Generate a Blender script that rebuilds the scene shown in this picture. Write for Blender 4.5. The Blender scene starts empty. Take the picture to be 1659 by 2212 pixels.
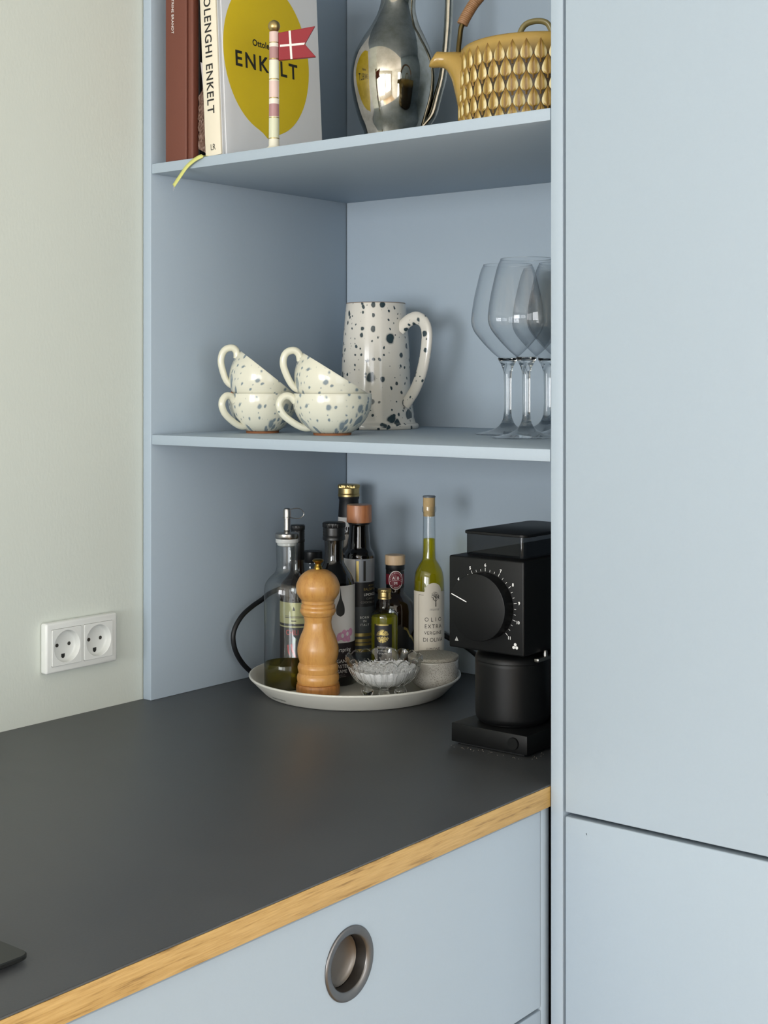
import bpy, bmesh, math, random
from mathutils import Vector, Matrix, noise as mnoise
random.seed(7)
C = bpy.context.collection
SC = bpy.context.scene
R = math.radians
Z0 = 0.90                       # height of the worktop; all heights below are measured from it

# ------------------------------------------------------------------ camera, sky, lights, exposure
def srgb(h):
    h = h.lstrip('#'); c = [int(h[i:i+2], 16)/255 for i in (0, 2, 4)]
    return tuple(x/12.92 if x <= .04045 else ((x+.055)/1.055)**2.4 for x in c)
cam = bpy.data.cameras.new('camera'); camo = bpy.data.objects.new('camera', cam); C.objects.link(camo)
camo.location = (-1.3009, -1.4648, Z0+.44)
camo.rotation_euler = (R(90), 0, R(38.609-90))
cam.sensor_fit = 'HORIZONTAL'; cam.sensor_width = 36
cam.lens = 3029.67/1659*36
cam.shift_y = -(1106-819.05)/1659
cam.clip_start = .05
SC.camera = camo
vs = SC.view_settings
vs.view_transform = 'Standard'; vs.look = 'None'; vs.gamma = 1; vs.use_curve_mapping = False
vs.exposure = 0.07
wd = bpy.data.worlds.new('sky'); SC.world = wd; wd.use_nodes = True
wd.node_tree.nodes['Background'].inputs[0].default_value = (.86, .93, 1, 1)
wd.node_tree.nodes['Background'].inputs[1].default_value = .9
def area(name, loc, rot, sx, sy, power, col):
    l = bpy.data.lights.new(name, 'AREA'); l.shape = 'RECTANGLE'; l.size = sx; l.size_y = sy
    l.energy = power; l.color = col
    o = bpy.data.objects.new(name, l); C.objects.link(o); o.location = loc; o.rotation_euler = rot
    return o
# daylight through the two window openings of the room (side window far left, glazed door behind the camera), plus two added fill lamps
area('daylight_side_window', (-5.52, -1.0, 1.25), (0, R(-90), 0), 1.60, 1.70, 126, (.975, .985, 1))
area('added_fill_side', (-5.52, -3.0, 1.25), (0, R(-90), 0), 1.60, 1.70, 52, (.975, .985, 1))  # fill lamp with no known window, added to balance the brightness
area('daylight_garden_door', (-2.05, -4.12, 1.15), (R(90), 0, R(0)), 1.70, 2.1, 20, (.98, .99, 1))
area('added_fill_back', (-.30, -4.12, 1.25), (R(90), 0, R(0)), 1.40, 1.7, 26, (.98, .99, 1))  # added fill lamp, unseen, to even out brightness between the fronts

# ------------------------------------------------------------------ mesh helpers
class G:
    def __init__(s): s.v = []; s.f = []
    def add(s, v, f):
        n = len(s.v); s.v += [tuple(p) for p in v]; s.f += [tuple(i+n for i in q) for q in f]; return s
    def box(s, a, b, bev=0, seg=2):
        bm = bmesh.new(); bmesh.ops.create_cube(bm, size=1)
        for v in bm.verts:
            for i in range(3): v.co[i] = a[i] if v.co[i] < 0 else b[i]
        if bev: bmesh.ops.bevel(bm, geom=bm.edges[:], offset=bev, segments=seg, affect='EDGES', profile=.5)
        bmesh.ops.recalc_face_normals(bm, faces=bm.faces[:])
        bm.verts.index_update()
        s.add([v.co[:] for v in bm.verts], [[v.index for v in f.verts] for f in bm.faces]); bm.free(); return s
    def lathe(s, prof, n=48, fr=None, a0=0, a1=2*math.pi, M=None):
        full = abs(a1-a0-2*math.pi) < 1e-6; m = n if full else n+1
        v = []; rows = []
        for (r, z) in prof:
            if r < 1e-7: rows.append([len(v)]); v.append((0, 0, z))
            else:
                row = []
                for k in range(m):
                    a = a0+(a1-a0)*k/n; rr, zz = (r, z) if fr is None else fr(r, z, a)
                    row.append(len(v)); v.append((rr*math.sin(a), -rr*math.cos(a), zz))
                rows.append(row)
        f = []
        for A, B in zip(rows, rows[1:]):
            for k in range(n):
                k2 = (k+1) % m
                if len(A) == 1 and len(B) == 1: continue
                if len(A) == 1: f.append((A[0], B[k2], B[k]))
                elif len(B) == 1: f.append((A[k], A[k2], B[0]))
                else: f.append((A[k], A[k2], B[k2], B[k]))
        if M is not None: v = [M @ Vector(p) for p in v]
        return s.add(v, f)
    def tube(s, pts, r, n=12, ry=None, cap=True, up=Vector((0, 0, 1))):
        pts = [Vector(p) for p in pts]; rs = r if isinstance(r, (list, tuple)) else [r]*len(pts)
        v = []; f = []; nrm = None
        for i, p in enumerate(pts):
            t = (pts[min(i+1, len(pts)-1)]-pts[max(i-1, 0)]).normalized()
            if nrm is None:
                nrm = up.cross(t)
                if nrm.length < 1e-4: nrm = Vector((1, 0, 0)).cross(t)
            nrm = (nrm-t*nrm.dot(t)).normalized(); b = t.cross(nrm)
            k2 = 1 if ry is None else ry
            for k in range(n):
                a = 2*math.pi*k/n; v.append(p+nrm*math.cos(a)*rs[i]+b*math.sin(a)*rs[i]*k2)
        for i in range(len(pts)-1):
            for k in range(n):
                k2 = (k+1) % n; f.append((i*n+k, i*n+k2, (i+1)*n+k2, (i+1)*n+k))
        if cap:
            f.append(tuple(range(n))[::-1]); f.append(tuple((len(pts)-1)*n+k for k in range(n)))
        return s.add(v, f)
    def ball(s, c, r, n=16, sz=1):
        pr = [(r*math.sin(math.pi*i/(n//2)), -r*sz*math.cos(math.pi*i/(n//2))) for i in range(n//2+1)]
        pr[0] = (0, pr[0][1]); pr[-1] = (0, pr[-1][1])
        return s.lathe(pr, n, M=Matrix.Translation(c))
    def poly(s, pts, mp, n0=None):           # flat polygon (u,v) through a mapping
        v = [mp(u, w) for u, w in pts]; return s.add(v, [tuple(range(len(v)))])
    def mapped(s, other, mp): return s.add([mp(*p[:2]) for p in other[0]], other[1])

def cr(pts, k=6):                            # Catmull-Rom through points of any dimension
    P = [pts[0]]+list(pts)+[pts[-1]]; out = []
    for i in range(1, len(P)-2):
        for j in range(k):
            t = j/k; a, b, c, d = P[i-1], P[i], P[i+1], P[i+2]
            out.append(tuple(.5*(2*b[q]+(c[q]-a[q])*t+(2*a[q]-5*b[q]+4*c[q]-d[q])*t*t+(3*b[q]-a[q]-3*c[q]+d[q])*t**3) for q in range(len(b))))
    out.append(tuple(pts[-1])); return out
def mm(pts): return [(max(a, 0)/1000, b/1000) for a, b in pts]

def link(name, g, mat, parent=None, smooth=35, recalc=True, loc=None, rot=None):
    me = bpy.data.meshes.new(name); me.from_pydata(g.v, [], g.f)
    if recalc:
        bm = bmesh.new(); bm.from_mesh(me); bmesh.ops.recalc_face_normals(bm, faces=bm.faces[:]); bm.to_mesh(me); bm.free()
    if smooth:
        me.shade_smooth(); me.set_sharp_from_angle(angle=R(smooth))
    for m in (mat if isinstance(mat, (list, tuple)) else [mat]): me.materials.append(m)
    o = bpy.data.objects.new(name, me); C.objects.link(o)
    if parent: o.parent = parent
    if loc: o.location = loc
    if rot: o.rotation_euler = rot
    return o
def thing(name, label, cat, loc=(0, 0, 0), rz=0, group=None):
    o = bpy.data.objects.new(name, None); C.objects.link(o); o.empty_display_size = .05
    o.location = (loc[0], loc[1], loc[2]+Z0); o.rotation_euler = (0, 0, R(rz))
    o['label'] = label; o['category'] = cat
    if group: o['group'] = group
    return o
def tag(o, label, cat, group=None, kind=None):
    o['label'] = label; o['category'] = cat
    if group: o['group'] = group
    if kind: o['kind'] = kind
    return o
def struct(name, g, mat, smooth=35):
    o = link(name, g, mat, smooth=smooth); o['kind'] = 'structure'; return o
def clone(root, loc, rz, label, group=None):
    r = root.copy(); C.objects.link(r); r.location = (loc[0], loc[1], loc[2]+Z0); r.rotation_euler = (0, 0, R(rz)); r['label'] = label
    for ch in list(root.children):
        c = ch.copy(); C.objects.link(c); c.parent = r
        for g2 in ch.children:
            d = g2.copy(); C.objects.link(d); d.parent = c
    return r

def text2d(body, size, off=0, sp=1.0, shear=0, align='CENTER', sx=1.0):
    cu = bpy.data.curves.new('t', 'FONT'); cu.body = body; cu.size = size; cu.offset = off
    cu.space_character = sp; cu.shear = shear; cu.align_x = align; cu.align_y = 'BOTTOM_BASELINE'; cu.resolution_u = 3
    o = bpy.data.objects.new('t', cu); C.objects.link(o)
    bpy.context.view_layer.update()
    me = bpy.data.meshes.new_from_object(o.evaluated_get(bpy.context.evaluated_depsgraph_get()))
    v = [(p.co.x*sx, p.co.y) for p in me.vertices]; f = [tuple(q.vertices) for q in me.polygons]
    bpy.data.objects.remove(o); bpy.data.curves.remove(cu); bpy.data.meshes.remove(me)
    return v, f
CAP = .73                                    # cap height of the built-in face per unit of size (about)
def put(g, body, capheight, mp, u=0, v=0, rot=0, **k):
    V, F = text2d(body, capheight/CAP, **k); c, s = math.cos(rot), math.sin(rot)
    g.add([mp(u+x*c-y*s, v+x*s+y*c) for x, y in V], F)
def cyl(r, ang=0):                           # (u along the arc, v height) on a cylinder; ang = where u=0 faces
    return lambda u, v: (r*math.sin(u/r+ang), -r*math.cos(u/r+ang), v)
def rect(g, mp, u0, u1, v0, v1, n=10):
    v = []; 
    for i in range(n+1):
        u = u0+(u1-u0)*i/n; v += [mp(u, v0), mp(u, v1)]
    g.add(v, [(2*i, 2*i+2, 2*i+3, 2*i+1) for i in range(n)]); return g
def fill(g, mp, pts, n=14):                   # any outline crossed twice by each upright line, in columns that follow a curve
    u0, u1 = min(p[0] for p in pts), max(p[0] for p in pts); us = []; N = len(pts)
    for i in range(n+1):
        u = u0+(u1-u0)*(.5-.5*math.cos(math.pi*i/n)); uu = min(max(u, u0+1e-7), u1-1e-7); vs_ = []
        for a, b in zip(pts, pts[1:]+pts[:1]):
            if (a[0] <= uu) != (b[0] <= uu): vs_.append(a[1]+(b[1]-a[1])*(uu-a[0])/(b[0]-a[0]))
        us.append((u, min(vs_), max(vs_)))
    v = []
    for u, a, b in us: v += [mp(u, a), mp(u, b)]
    return g.add(v, [(2*i, 2*i+2, 2*i+3, 2*i+1) for i in range(n)])
def disc(g, mp, cu_, cv, ru, rv, n=28):
    if ru > .0012: return fill(g, mp, [(cu_+ru*math.cos(2*math.pi*i/n), cv+rv*math.sin(2*math.pi*i/n)) for i in range(n)], 14)
    g.add([mp(cu_+ru*math.cos(2*math.pi*i/n), cv+rv*math.sin(2*math.pi*i/n)) for i in range(n)], [tuple(range(n))]); return g

# ------------------------------------------------------------------ materials
class NT:
    def __init__(s, name):
        s.m = bpy.data.materials.new(name); s.m.use_nodes = True; s.t = s.m.node_tree; s.n = s.t.nodes; s.l = s.t.links
        s.p = s.n['Principled BSDF']; s.out = s.n['Material Output']
    def new(s, t, **k):
        n = s.n.new(t)
        for a, b in k.items(): setattr(n, a, b)
        return n
    def co(s, scale=(1, 1, 1), rot=(0, 0, 0), loc=(0, 0, 0)):
        tc = s.new('ShaderNodeTexCoord'); mp = s.new('ShaderNodeMapping'); s.l.new(tc.outputs['Object'], mp.inputs[0])
        mp.inputs['Scale'].default_value = scale; mp.inputs['Rotation'].default_value = rot; mp.inputs['Location'].default_value = loc
        return mp.outputs[0]
    def noise(s, vec, scale, detail=3, rough=.5):
        n = s.new('ShaderNodeTexNoise'); s.l.new(vec, n.inputs['Vector'])
        n.inputs['Scale'].default_value = scale; n.inputs['Detail'].default_value = detail; n.inputs['Roughness'].default_value = rough
        return n.outputs['Fac']
    def math(s, op, a, b=None, c=None, clamp=False):
        n = s.new('ShaderNodeMath', operation=op, use_clamp=clamp)
        for i, x in enumerate((a, b, c)):
            if x is None: continue
            if isinstance(x, (int, float)): n.inputs[i].default_value = x
            else: s.l.new(x, n.inputs[i])
        return n.outputs[0]
    def mix(s, fac, a, b):
        n = s.new('ShaderNodeMix', data_type='RGBA')
        for i, x in ((0, fac), (6, a), (7, b)):
            if isinstance(x, (int, float)): n.inputs[i].default_value = x
            elif isinstance(x, tuple): n.inputs[i].default_value = (*x, 1)
            else: s.l.new(x, n.inputs[i])
        return n.outputs[2]
    def ramp(s, fac, stops, interp='LINEAR'):
        n = s.new('ShaderNodeValToRGB'); s.l.new(fac, n.inputs[0]); cr_ = n.color_ramp; cr_.interpolation = interp
        while len(cr_.elements) < len(stops): cr_.elements.new(.5)
        for e, (p, c) in zip(cr_.elements, stops): e.position = p; e.color = (*c, 1)
        return n.outputs[0]
    def bump(s, h, strength=.2, dist=.001):
        n = s.new('ShaderNodeBump'); n.inputs['Strength'].default_value = strength; n.inputs['Distance'].default_value = dist
        s.l.new(h, n.inputs['Height']); s.l.new(n.outputs[0], s.p.inputs['Normal'])
    def set(s, **k):
        for a, b in k.items():
            i = s.p.inputs[a.replace('_', ' ')]
            if isinstance(b, tuple): i.default_value = (*b, 1) if len(b) == 3 else b
            elif isinstance(b, (int, float)): i.default_value = b
            else: s.l.new(b, i)
        return s
def plain(name, hx, rough=.5, metal=0, var=.06, scale=40, coat=0, bump=0, bscale=300, spec=.5):
    t = NT(name); c = srgb(hx); n = t.noise(t.co(), scale, 3)
    col = t.mix(n, tuple(x*(1-var) for x in c), tuple(min(1, x*(1+var)) for x in c))
    t.set(Base_Color=col, Roughness=rough, Metallic=metal, Coat_Weight=coat, Specular_IOR_Level=spec)
    if bump: t.bump(t.noise(t.co(), bscale, 2), bump)
    return t.m
def wood(name, light, dark, scale=(70, 70, 7), rough=.4, coat=.2, ring=.5):
    t = NT(name); v = t.co(scale)
    n = t.noise(v, 1.6, 4, .6); fleck = t.noise(t.co(tuple(x*5 for x in scale)), 2.2, 2)
    f = t.math('ADD', t.math('MULTIPLY', n, 1-ring*.5), t.math('MULTIPLY', fleck, ring*.5))
    t.set(Base_Color=t.ramp(f, [(.3, srgb(dark)), (.55, srgb(light)), (.8, srgb(light))]), Roughness=rough, Coat_Weight=coat, Coat_Roughness=.25)
    t.bump(fleck, .08); return t.m
def thinglass(name, tint=(.96, .98, .98), edge=(.55, .6, .62), base=.04, peak=.75, rough=.01):
    t = NT(name); t.n.remove(t.p)
    lw = t.new('ShaderNodeLayerWeight'); lw.inputs[0].default_value = .5; fc = lw.outputs['Facing']
    tr = t.new('ShaderNodeBsdfTransparent'); gl = t.new('ShaderNodeBsdfGlossy'); gl.inputs['Roughness'].default_value = rough
    t.l.new(t.mix(t.math('POWER', fc, 3), tint, edge), tr.inputs[0])
    fac = t.math('ADD', t.math('MULTIPLY', t.math('POWER', fc, 4), peak), base, clamp=True)
    mx = t.new('ShaderNodeMixShader'); t.l.new(fac, mx.inputs[0]); t.l.new(tr.outputs[0], mx.inputs[1]); t.l.new(gl.outputs[0], mx.inputs[2])
    t.l.new(mx.outputs[0], t.out.inputs[0]); return t.m
def clear(name, col=(1, 1, 1), ior=1.5, rough=0):
    t = NT(name); n = t.noise(t.co(), 60, 1)
    t.set(Base_Color=t.mix(n, tuple(x*.98 for x in col), col), Roughness=rough, IOR=ior, Transmission_Weight=1.0); return t.m
def spatter(name, glaze, spot, scales, dens, k, soft, flat=True):   # glaze drops; on turned bodies laid out round the axis
    t = NT(name); base = t.co()
    if flat:
        sx = t.new('ShaderNodeSeparateXYZ'); t.l.new(base, sx.inputs[0]); cx_ = t.new('ShaderNodeCombineXYZ')
        t.l.new(t.math('MULTIPLY', t.math('ARCTAN2', sx.outputs[0], t.math('MULTIPLY', sx.outputs[1], -1)), .05), cx_.inputs[0]); t.l.new(t.math('MULTIPLY', sx.outputs[2], .85), cx_.inputs[1]); vec = cx_.outputs[0]
    else: vec = base
    nz = t.new('ShaderNodeTexNoise'); t.l.new(base, nz.inputs['Vector']); nz.inputs['Scale'].default_value = 55
    ad = t.new('ShaderNodeVectorMath', operation='MULTIPLY_ADD'); t.l.new(nz.outputs['Color'], ad.inputs[0]); ad.inputs[1].default_value = (.008,)*3; t.l.new(vec, ad.inputs[2])
    tot = None
    for sc in scales:
        vo = t.new('ShaderNodeTexVoronoi'); vo.inputs['Scale'].default_value = sc; t.l.new(ad.outputs[0], vo.inputs['Vector'])
        if flat: vo.voronoi_dimensions = '2D'
        sp = t.new('ShaderNodeSeparateColor'); t.l.new(vo.outputs['Color'], sp.inputs[0])
        rad = t.math('MULTIPLY', t.math('POWER', t.math('MAXIMUM', t.math('DIVIDE', t.math('SUBTRACT', sp.outputs[0], 1-dens), dens), 0), 1.3), k)
        m = t.math('DIVIDE', t.math('SUBTRACT', rad, vo.outputs['Distance']), soft, clamp=True)
        tot = m if tot is None else t.math('MAXIMUM', tot, m)
    g = srgb(glaze); n = t.noise(base, 25, 2); sd = srgb(spot); fr_ = tuple(x+(y-x)*.45 for x, y in zip(sd, g))
    col = t.mix(tot, t.mix(n, tuple(x*.95 for x in g), g), t.mix(t.math('POWER', tot, 2), fr_, sd))
    t.set(Base_Color=col, Roughness=.16, Coat_Weight=.3, Coat_Roughness=.05); t.bump(t.noise(base, 35, 2), .12, .002); return t.m

PAINT = '#a7b5c1'
M = {}
M['paint'] = plain('blue_grey_paint', PAINT, .55, spec=.3, var=.015, scale=300, bump=.03, bscale=900)
def wallmat(name, hx, vert=True):
    t = NT(name); c = srgb(hx); n = t.noise(t.co((260, 260, 110)), 1, 4, .6); n2 = t.noise(t.co(), 1.2, 3)
    t.set(Base_Color=t.mix(n2, tuple(x*.97 for x in c), tuple(min(1, x*1.03) for x in c)), Roughness=.75); t.bump(n, .22, .001); return t.m
M['wall'] = wallmat('cream_green_wall_paint', '#d0d5cc')
M['white_wall'] = wallmat('white_wall_paint', '#e4e2dc')
M['ceiling'] = wallmat('white_ceiling_paint', '#ecebe6')
M['floor'] = wood('pale_oak_floor', '#b79a74', '#93734d', (3, 40, 40), .45)
def lino():
    t = NT('charcoal_linoleum'); n = t.noise(t.co((6, 6, 6)), 1, 4, .6); n2 = t.noise(t.co(), 400, 2)
    f = t.math('ADD', t.math('MULTIPLY', n, .7), t.math('MULTIPLY', n2, .3))
    t.set(Base_Color=t.ramp(f, [(.3, srgb('#45474a')), (.7, srgb('#4f5153'))]), Roughness=t.math('ADD', t.math('MULTIPLY', n, .1), .42), Specular_IOR_Level=.6)
    t.bump(n2, .04); return t.m
M['lino'] = lino()
def oak():
    t = NT('oak_edging'); a = t.noise(t.co((14, 90, 170)), 1, 4, .65); b = t.noise(t.co((40, 200, 900)), 1, 2)
    f = t.math('ADD', t.math('MULTIPLY', a, .65), t.math('MULTIPLY', b, .35))
    t.set(Base_Color=t.ramp(f, [(.33, srgb('#8f6d38')), (.45, srgb('#bf9858')), (.62, srgb('#d0aa6a'))]), Roughness=.4); t.bump(b, .15); return t.m
M['oak'] = oak()
M['dark'] = plain('gap_shade_and_chip', '#3d4852', .7)  # dark carcass colour stands in for gap shade; also colours the chip
M['white_plastic'] = plain('white_plastic', '#dfe1dd', .3, var=.02)
M['black_hole'] = plain('black_socket_hole', '#141614', .6)
M['brass_pin'] = plain('dull_metal_contact', '#5b5a55', .4, .8)
M['steel'] = plain('brushed_steel', '#a8a5a0', .28, 1, var=.05, scale=200)
M['steel_ring'] = plain('brushed_steel_ring', '#7c7a79', .34, 1, var=.05, scale=200)
M['steel_dark'] = plain('brushed_steel_dish', '#716b65', .36, 1, var=.06, scale=200)
M['hob'] = plain('black_glass_hob', '#191b1a', .35, var=.05, spec=.35)
M['black_matt'] = plain('matt_black_coating', '#0c0d0e', .45, var=.05, bump=.02, bscale=1500, spec=.3)
M['black_plastic'] = plain('black_plastic', '#0f1011', .35, var=.05)
M['black_rubber'] = plain('black_rubber', '#0c0e11', .5, var=.05)
M['print_white'] = plain('white_print', '#e8e8e6', .5, var=.01)
M['print_black'] = plain('black_print', '#22221f', .6, var=.01)
M['print_grey'] = plain('grey_print', '#8b8984', .6, var=.01)
M['gold'] = plain('gold_metal', '#b8a472', .36, 1, var=.06, scale=150)
M['gold_print'] = plain('gold_foil_print', '#b9a668', .35, .8, var=.1, scale=400)
M['brass'] = plain('aged_brass', '#937634', .3, 1, var=.12, scale=90)
M['beech'] = wood('varnished_beech', '#cf9a55', '#b98042', (70, 70, 9), .35, .35)
M['beech_foot'] = wood('darker_beech', '#c28444', '#9e6531', (110, 110, 9), .4, .3)
M['cherry'] = wood('cherry_wood_cap', '#b8794f', '#9c5f3b', (110, 110, 9), .4, .3)
M['maple'] = wood('pale_maple_cap', '#d2b795', '#bb9c77', (110, 110, 9), .5, .1)
M['cork'] = plain('pale_cork', '#c5a878', .7, var=.15, scale=250)
M['glass'] = thinglass('clear_bottle_glass', (.95, .965, .965), (.35, .40, .41), .06, .7)
M['wine_glass'] = thinglass('wine_glass_bowl', (.985, .988, .99), (.50, .53, .56), .04, .65)
M['stem_glass'] = clear('solid_clear_glass', (.97, .98, .98), 1.5)
M['pressed_glass'] = thinglass('pressed_glass', (.985, .987, .985), (.62, .64, .63), .05, .7)
def liquid(name, tint, body, k):               # oil: clear and tinted, with scattering colour standing in for focused light
    t = NT(name); t.n.remove(t.p); n = t.noise(t.co(), 90, 2)
    tr = t.new('ShaderNodeBsdfTransparent'); tr.inputs[0].default_value = (*tint, 1)
    df = t.new('ShaderNodeBsdfDiffuse'); tl = t.new('ShaderNodeBsdfTranslucent')
    c = t.mix(n, tuple(x*.85 for x in body), body); t.l.new(c, df.inputs[0]); t.l.new(c, tl.inputs[0])
    gl = t.new('ShaderNodeBsdfGlossy'); gl.inputs['Roughness'].default_value = .05
    a = t.new('ShaderNodeMixShader'); a.inputs[0].default_value = .5; t.l.new(df.outputs[0], a.inputs[1]); t.l.new(tl.outputs[0], a.inputs[2])
    b = t.new('ShaderNodeMixShader'); b.inputs[0].default_value = k; t.l.new(tr.outputs[0], b.inputs[1]); t.l.new(a.outputs[0], b.inputs[2])
    e = t.new('ShaderNodeMixShader'); e.inputs[0].default_value = .04; t.l.new(b.outputs[0], e.inputs[1]); t.l.new(gl.outputs[0], e.inputs[2])
    t.l.new(e.outputs[0], t.out.inputs[0]); return t.m
M['oil'] = liquid('golden_olive_oil', (.92, .86, .12), (.62, .54, .02), .36)
M['oil_dark'] = liquid('dark_olive_oil', (.50, .44, .06), (.17, .15, .01), .35)
M['oil_green'] = liquid('green_olive_oil', (.90, .90, .15), (.52, .50, .03), .5)
M['dark_glass'] = plain('very_dark_bottle_glass', '#0d0b09', .06, var=.05, coat=.5)
M['amber'] = plain('brown_black_bottle_glass', '#1d130d', .08, var=.15, coat=.5)
M['silicone'] = plain('milky_silicone', '#c4c6c4', .3)
M['ceramic_white'] = plain('matt_white_stoneware', '#d9d8cf', .38, var=.02)
M['label_white'] = plain('white_label_paper', '#d2d0cd', .55, var=.02)
M['label_cream'] = plain('cream_label_paper', '#cbc4b6', .6, var=.03)
M['label_gold'] = plain('pale_gold_label', '#b9b581', .35, .3, var=.05)
M['label_black'] = plain('black_label_paper', '#17181c', .45, var=.03)
M['label_plum'] = plain('plum_black_label', '#231a1f', .5, var=.03)
M['label_slate'] = plain('slate_label', '#43484c', .5, var=.03)
M['label_grey'] = plain('grey_blue_label', '#8b9199', .35, .2, var=.03)
M['burgundy'] = plain('burgundy_seal', '#6b1626', .5, var=.04)
M['red_print'] = plain('red_print', '#c23a3a', .5, var=.03)
M['green_print'] = plain('green_print', '#5f7d5a', .5, var=.03)
M['pink'] = plain('pink_orchid_print', '#c98fae', .5, var=.35, scale=260)
M['spat_jug'] = spatter('cream_glaze_dark_green_spatter', '#d8d4ca', '#2b3c42', (36, 64, 112), .64, .34, .09)
M['spat_cup'] = spatter('cream_glaze_blue_grey_spatter', '#dcdac8', '#7d8a90', (40, 68, 118), .76, .40, .15)
M['spat_handle'] = spatter('handle_glaze_sparse_spatter', '#dcdac6', '#55676f', (90,), .4, .35, .12, False)
M['spat_strap'] = spatter('strap_glaze_dark_spatter', '#d8d4ca', '#2b3c42', (80, 130), .75, .46, .10, False)
M['terracotta'] = plain('bare_terracotta', '#96603c', .8, var=.1)
def bowlglaze():
    t = NT('speckled_grey_glaze'); v = t.new('ShaderNodeTexVoronoi'); t.l.new(t.co((1, 1, 1.6)), v.inputs['Vector']); v.inputs['Scale'].default_value = 820
    sp = t.new('ShaderNodeSeparateColor'); t.l.new(v.outputs['Color'], sp.inputs[0])
    m = t.math('MULTIPLY', t.math('LESS_THAN', v.outputs['Distance'], .42), t.math('GREATER_THAN', sp.outputs[0], .55))
    big = t.noise(t.co(), 28, 2); m2 = t.math('MULTIPLY', m, t.ramp(big, [(.36, (.05,)*3), (.5, (1,)*3)]))
    t.set(Base_Color=t.mix(m2, srgb('#bab6ad'), srgb('#6e675d')), Roughness=.2, Coat_Weight=.3); return t.m
M['bowl'] = bowlglaze()
def stoneware_lid():
    t = NT('unglazed_stoneware'); n = t.noise(t.co(), 700, 2)
    t.set(Base_Color=t.ramp(n, [(.3, srgb('#7f7a6e')), (.5, srgb('#a19c8f')), (.7, srgb('#aaa598'))]), Roughness=.8); return t.m
M['bowl_lid'] = stoneware_lid()
def silver():
    t = NT('polished_silver'); n = t.noise(t.co(), 45, 4, .65)
    t.set(Base_Color=t.ramp(n, [(.35, srgb('#b8b3a6')), (.6, srgb('#d4d0c6'))]), Metallic=1, Roughness=t.math('ADD', t.math('MULTIPLY', n, .08), .02)); return t.m
M['silver'] = silver()
def salt_m():
    t = NT('coarse_white_salt'); n = t.noise(t.co(), 500, 2)
    t.set(Base_Color=t.ramp(n, [(.3, (.86,)*3), (.6, (.95,)*3)]), Roughness=.5); t.bump(n, .5, .001); return t.m
M['salt'] = salt_m()
M['brown_cloth'] = plain('russet_book_cloth', '#6a3a2b', .6, var=.06, scale=600, bump=.06, bscale=1200)
M['black_cover'] = plain('black_book_cover', '#1d1b1e', .5)
M['paper_edge'] = plain('book_pages', '#d8d2c4', .8, var=.05, scale=500)
M['spine_cream'] = plain('cream_book_spine', '#e3dac5', .55, var=.01)
M['cover_white'] = plain('white_book_cover', '#e2e4e7', .45, var=.02)
M['yellow'] = plain('yellow_lemon_print', '#dcc01a', .45, var=.03)
M['kraft'] = plain('translucent_brown_wrapping_paper', '#7d6458', .5, var=.15, scale=120)
M['sheet_white'] = plain('white_paper_sheet', '#cfc9cc', .6)
M['ribbon'] = plain('yellow_green_ribbon', '#cfd07c', .6, var=.04, scale=600)
M['flag_red'] = plain('red_lacquer', '#8c1424', .28, var=.03, coat=.1)
M['flag_white'] = plain('white_lacquer', '#e6e2dd', .3, var=.02)
M['rattan'] = plain('wrapped_rattan', '#8f6a49', .5, var=.2, scale=150)
M['pot_metal'] = plain('dark_brass_wire', '#5d4f2f', .35, .9)
def pot_body():
    t = NT('ochre_glaze_brown_in_relief'); sp = t.new('ShaderNodeSeparateXYZ'); tc = t.new('ShaderNodeTexCoord'); t.l.new(tc.outputs['Object'], sp.inputs[0])
    n = t.noise(t.co(), 60, 3); z = t.math('ADD', sp.outputs[2], t.math('MULTIPLY', n, .006))
    f = t.math('DIVIDE', t.math('SUBTRACT', z, .086), .018, clamp=True)
    t.set(Base_Color=t.mix(f, srgb('#382a16'), srgb('#a98a45')), Roughness=.25, Coat_Weight=.2); return t.m
M['pot_body'] = pot_body()
M['pot_glaze'] = plain('ochre_glaze', '#a98a45', .25, var=.12, scale=60, coat=.2)
def leafmat():
    t = NT('leaf_relief_glaze'); sp = t.new('ShaderNodeSeparateXYZ'); tc = t.new('ShaderNodeTexCoord'); t.l.new(tc.outputs['Object'], sp.inputs[0])
    ax = t.math('DIVIDE', t.math('ABSOLUTE', sp.outputs[0]), .0064)
    n = t.noise(t.co((900, 900, 120)), 1, 2); f = t.math('ADD', ax, t.math('MULTIPLY', t.math('SUBTRACT', n, .5), .5))
    t.set(Base_Color=t.ramp(f, [(.02, srgb('#7d5c28')), (.3, srgb('#98782f')), (.6, srgb('#b39651')), (.85, srgb('#dfd0a0'))]), Roughness=.38, Coat_Weight=.05); return t.m
M['leaf'] = leafmat()
def smoky():
    return thinglass('smoky_clear_plastic', (.30, .305, .315), (.10, .10, .10), .03, .35)
M['smoky'] = smoky()

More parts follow.
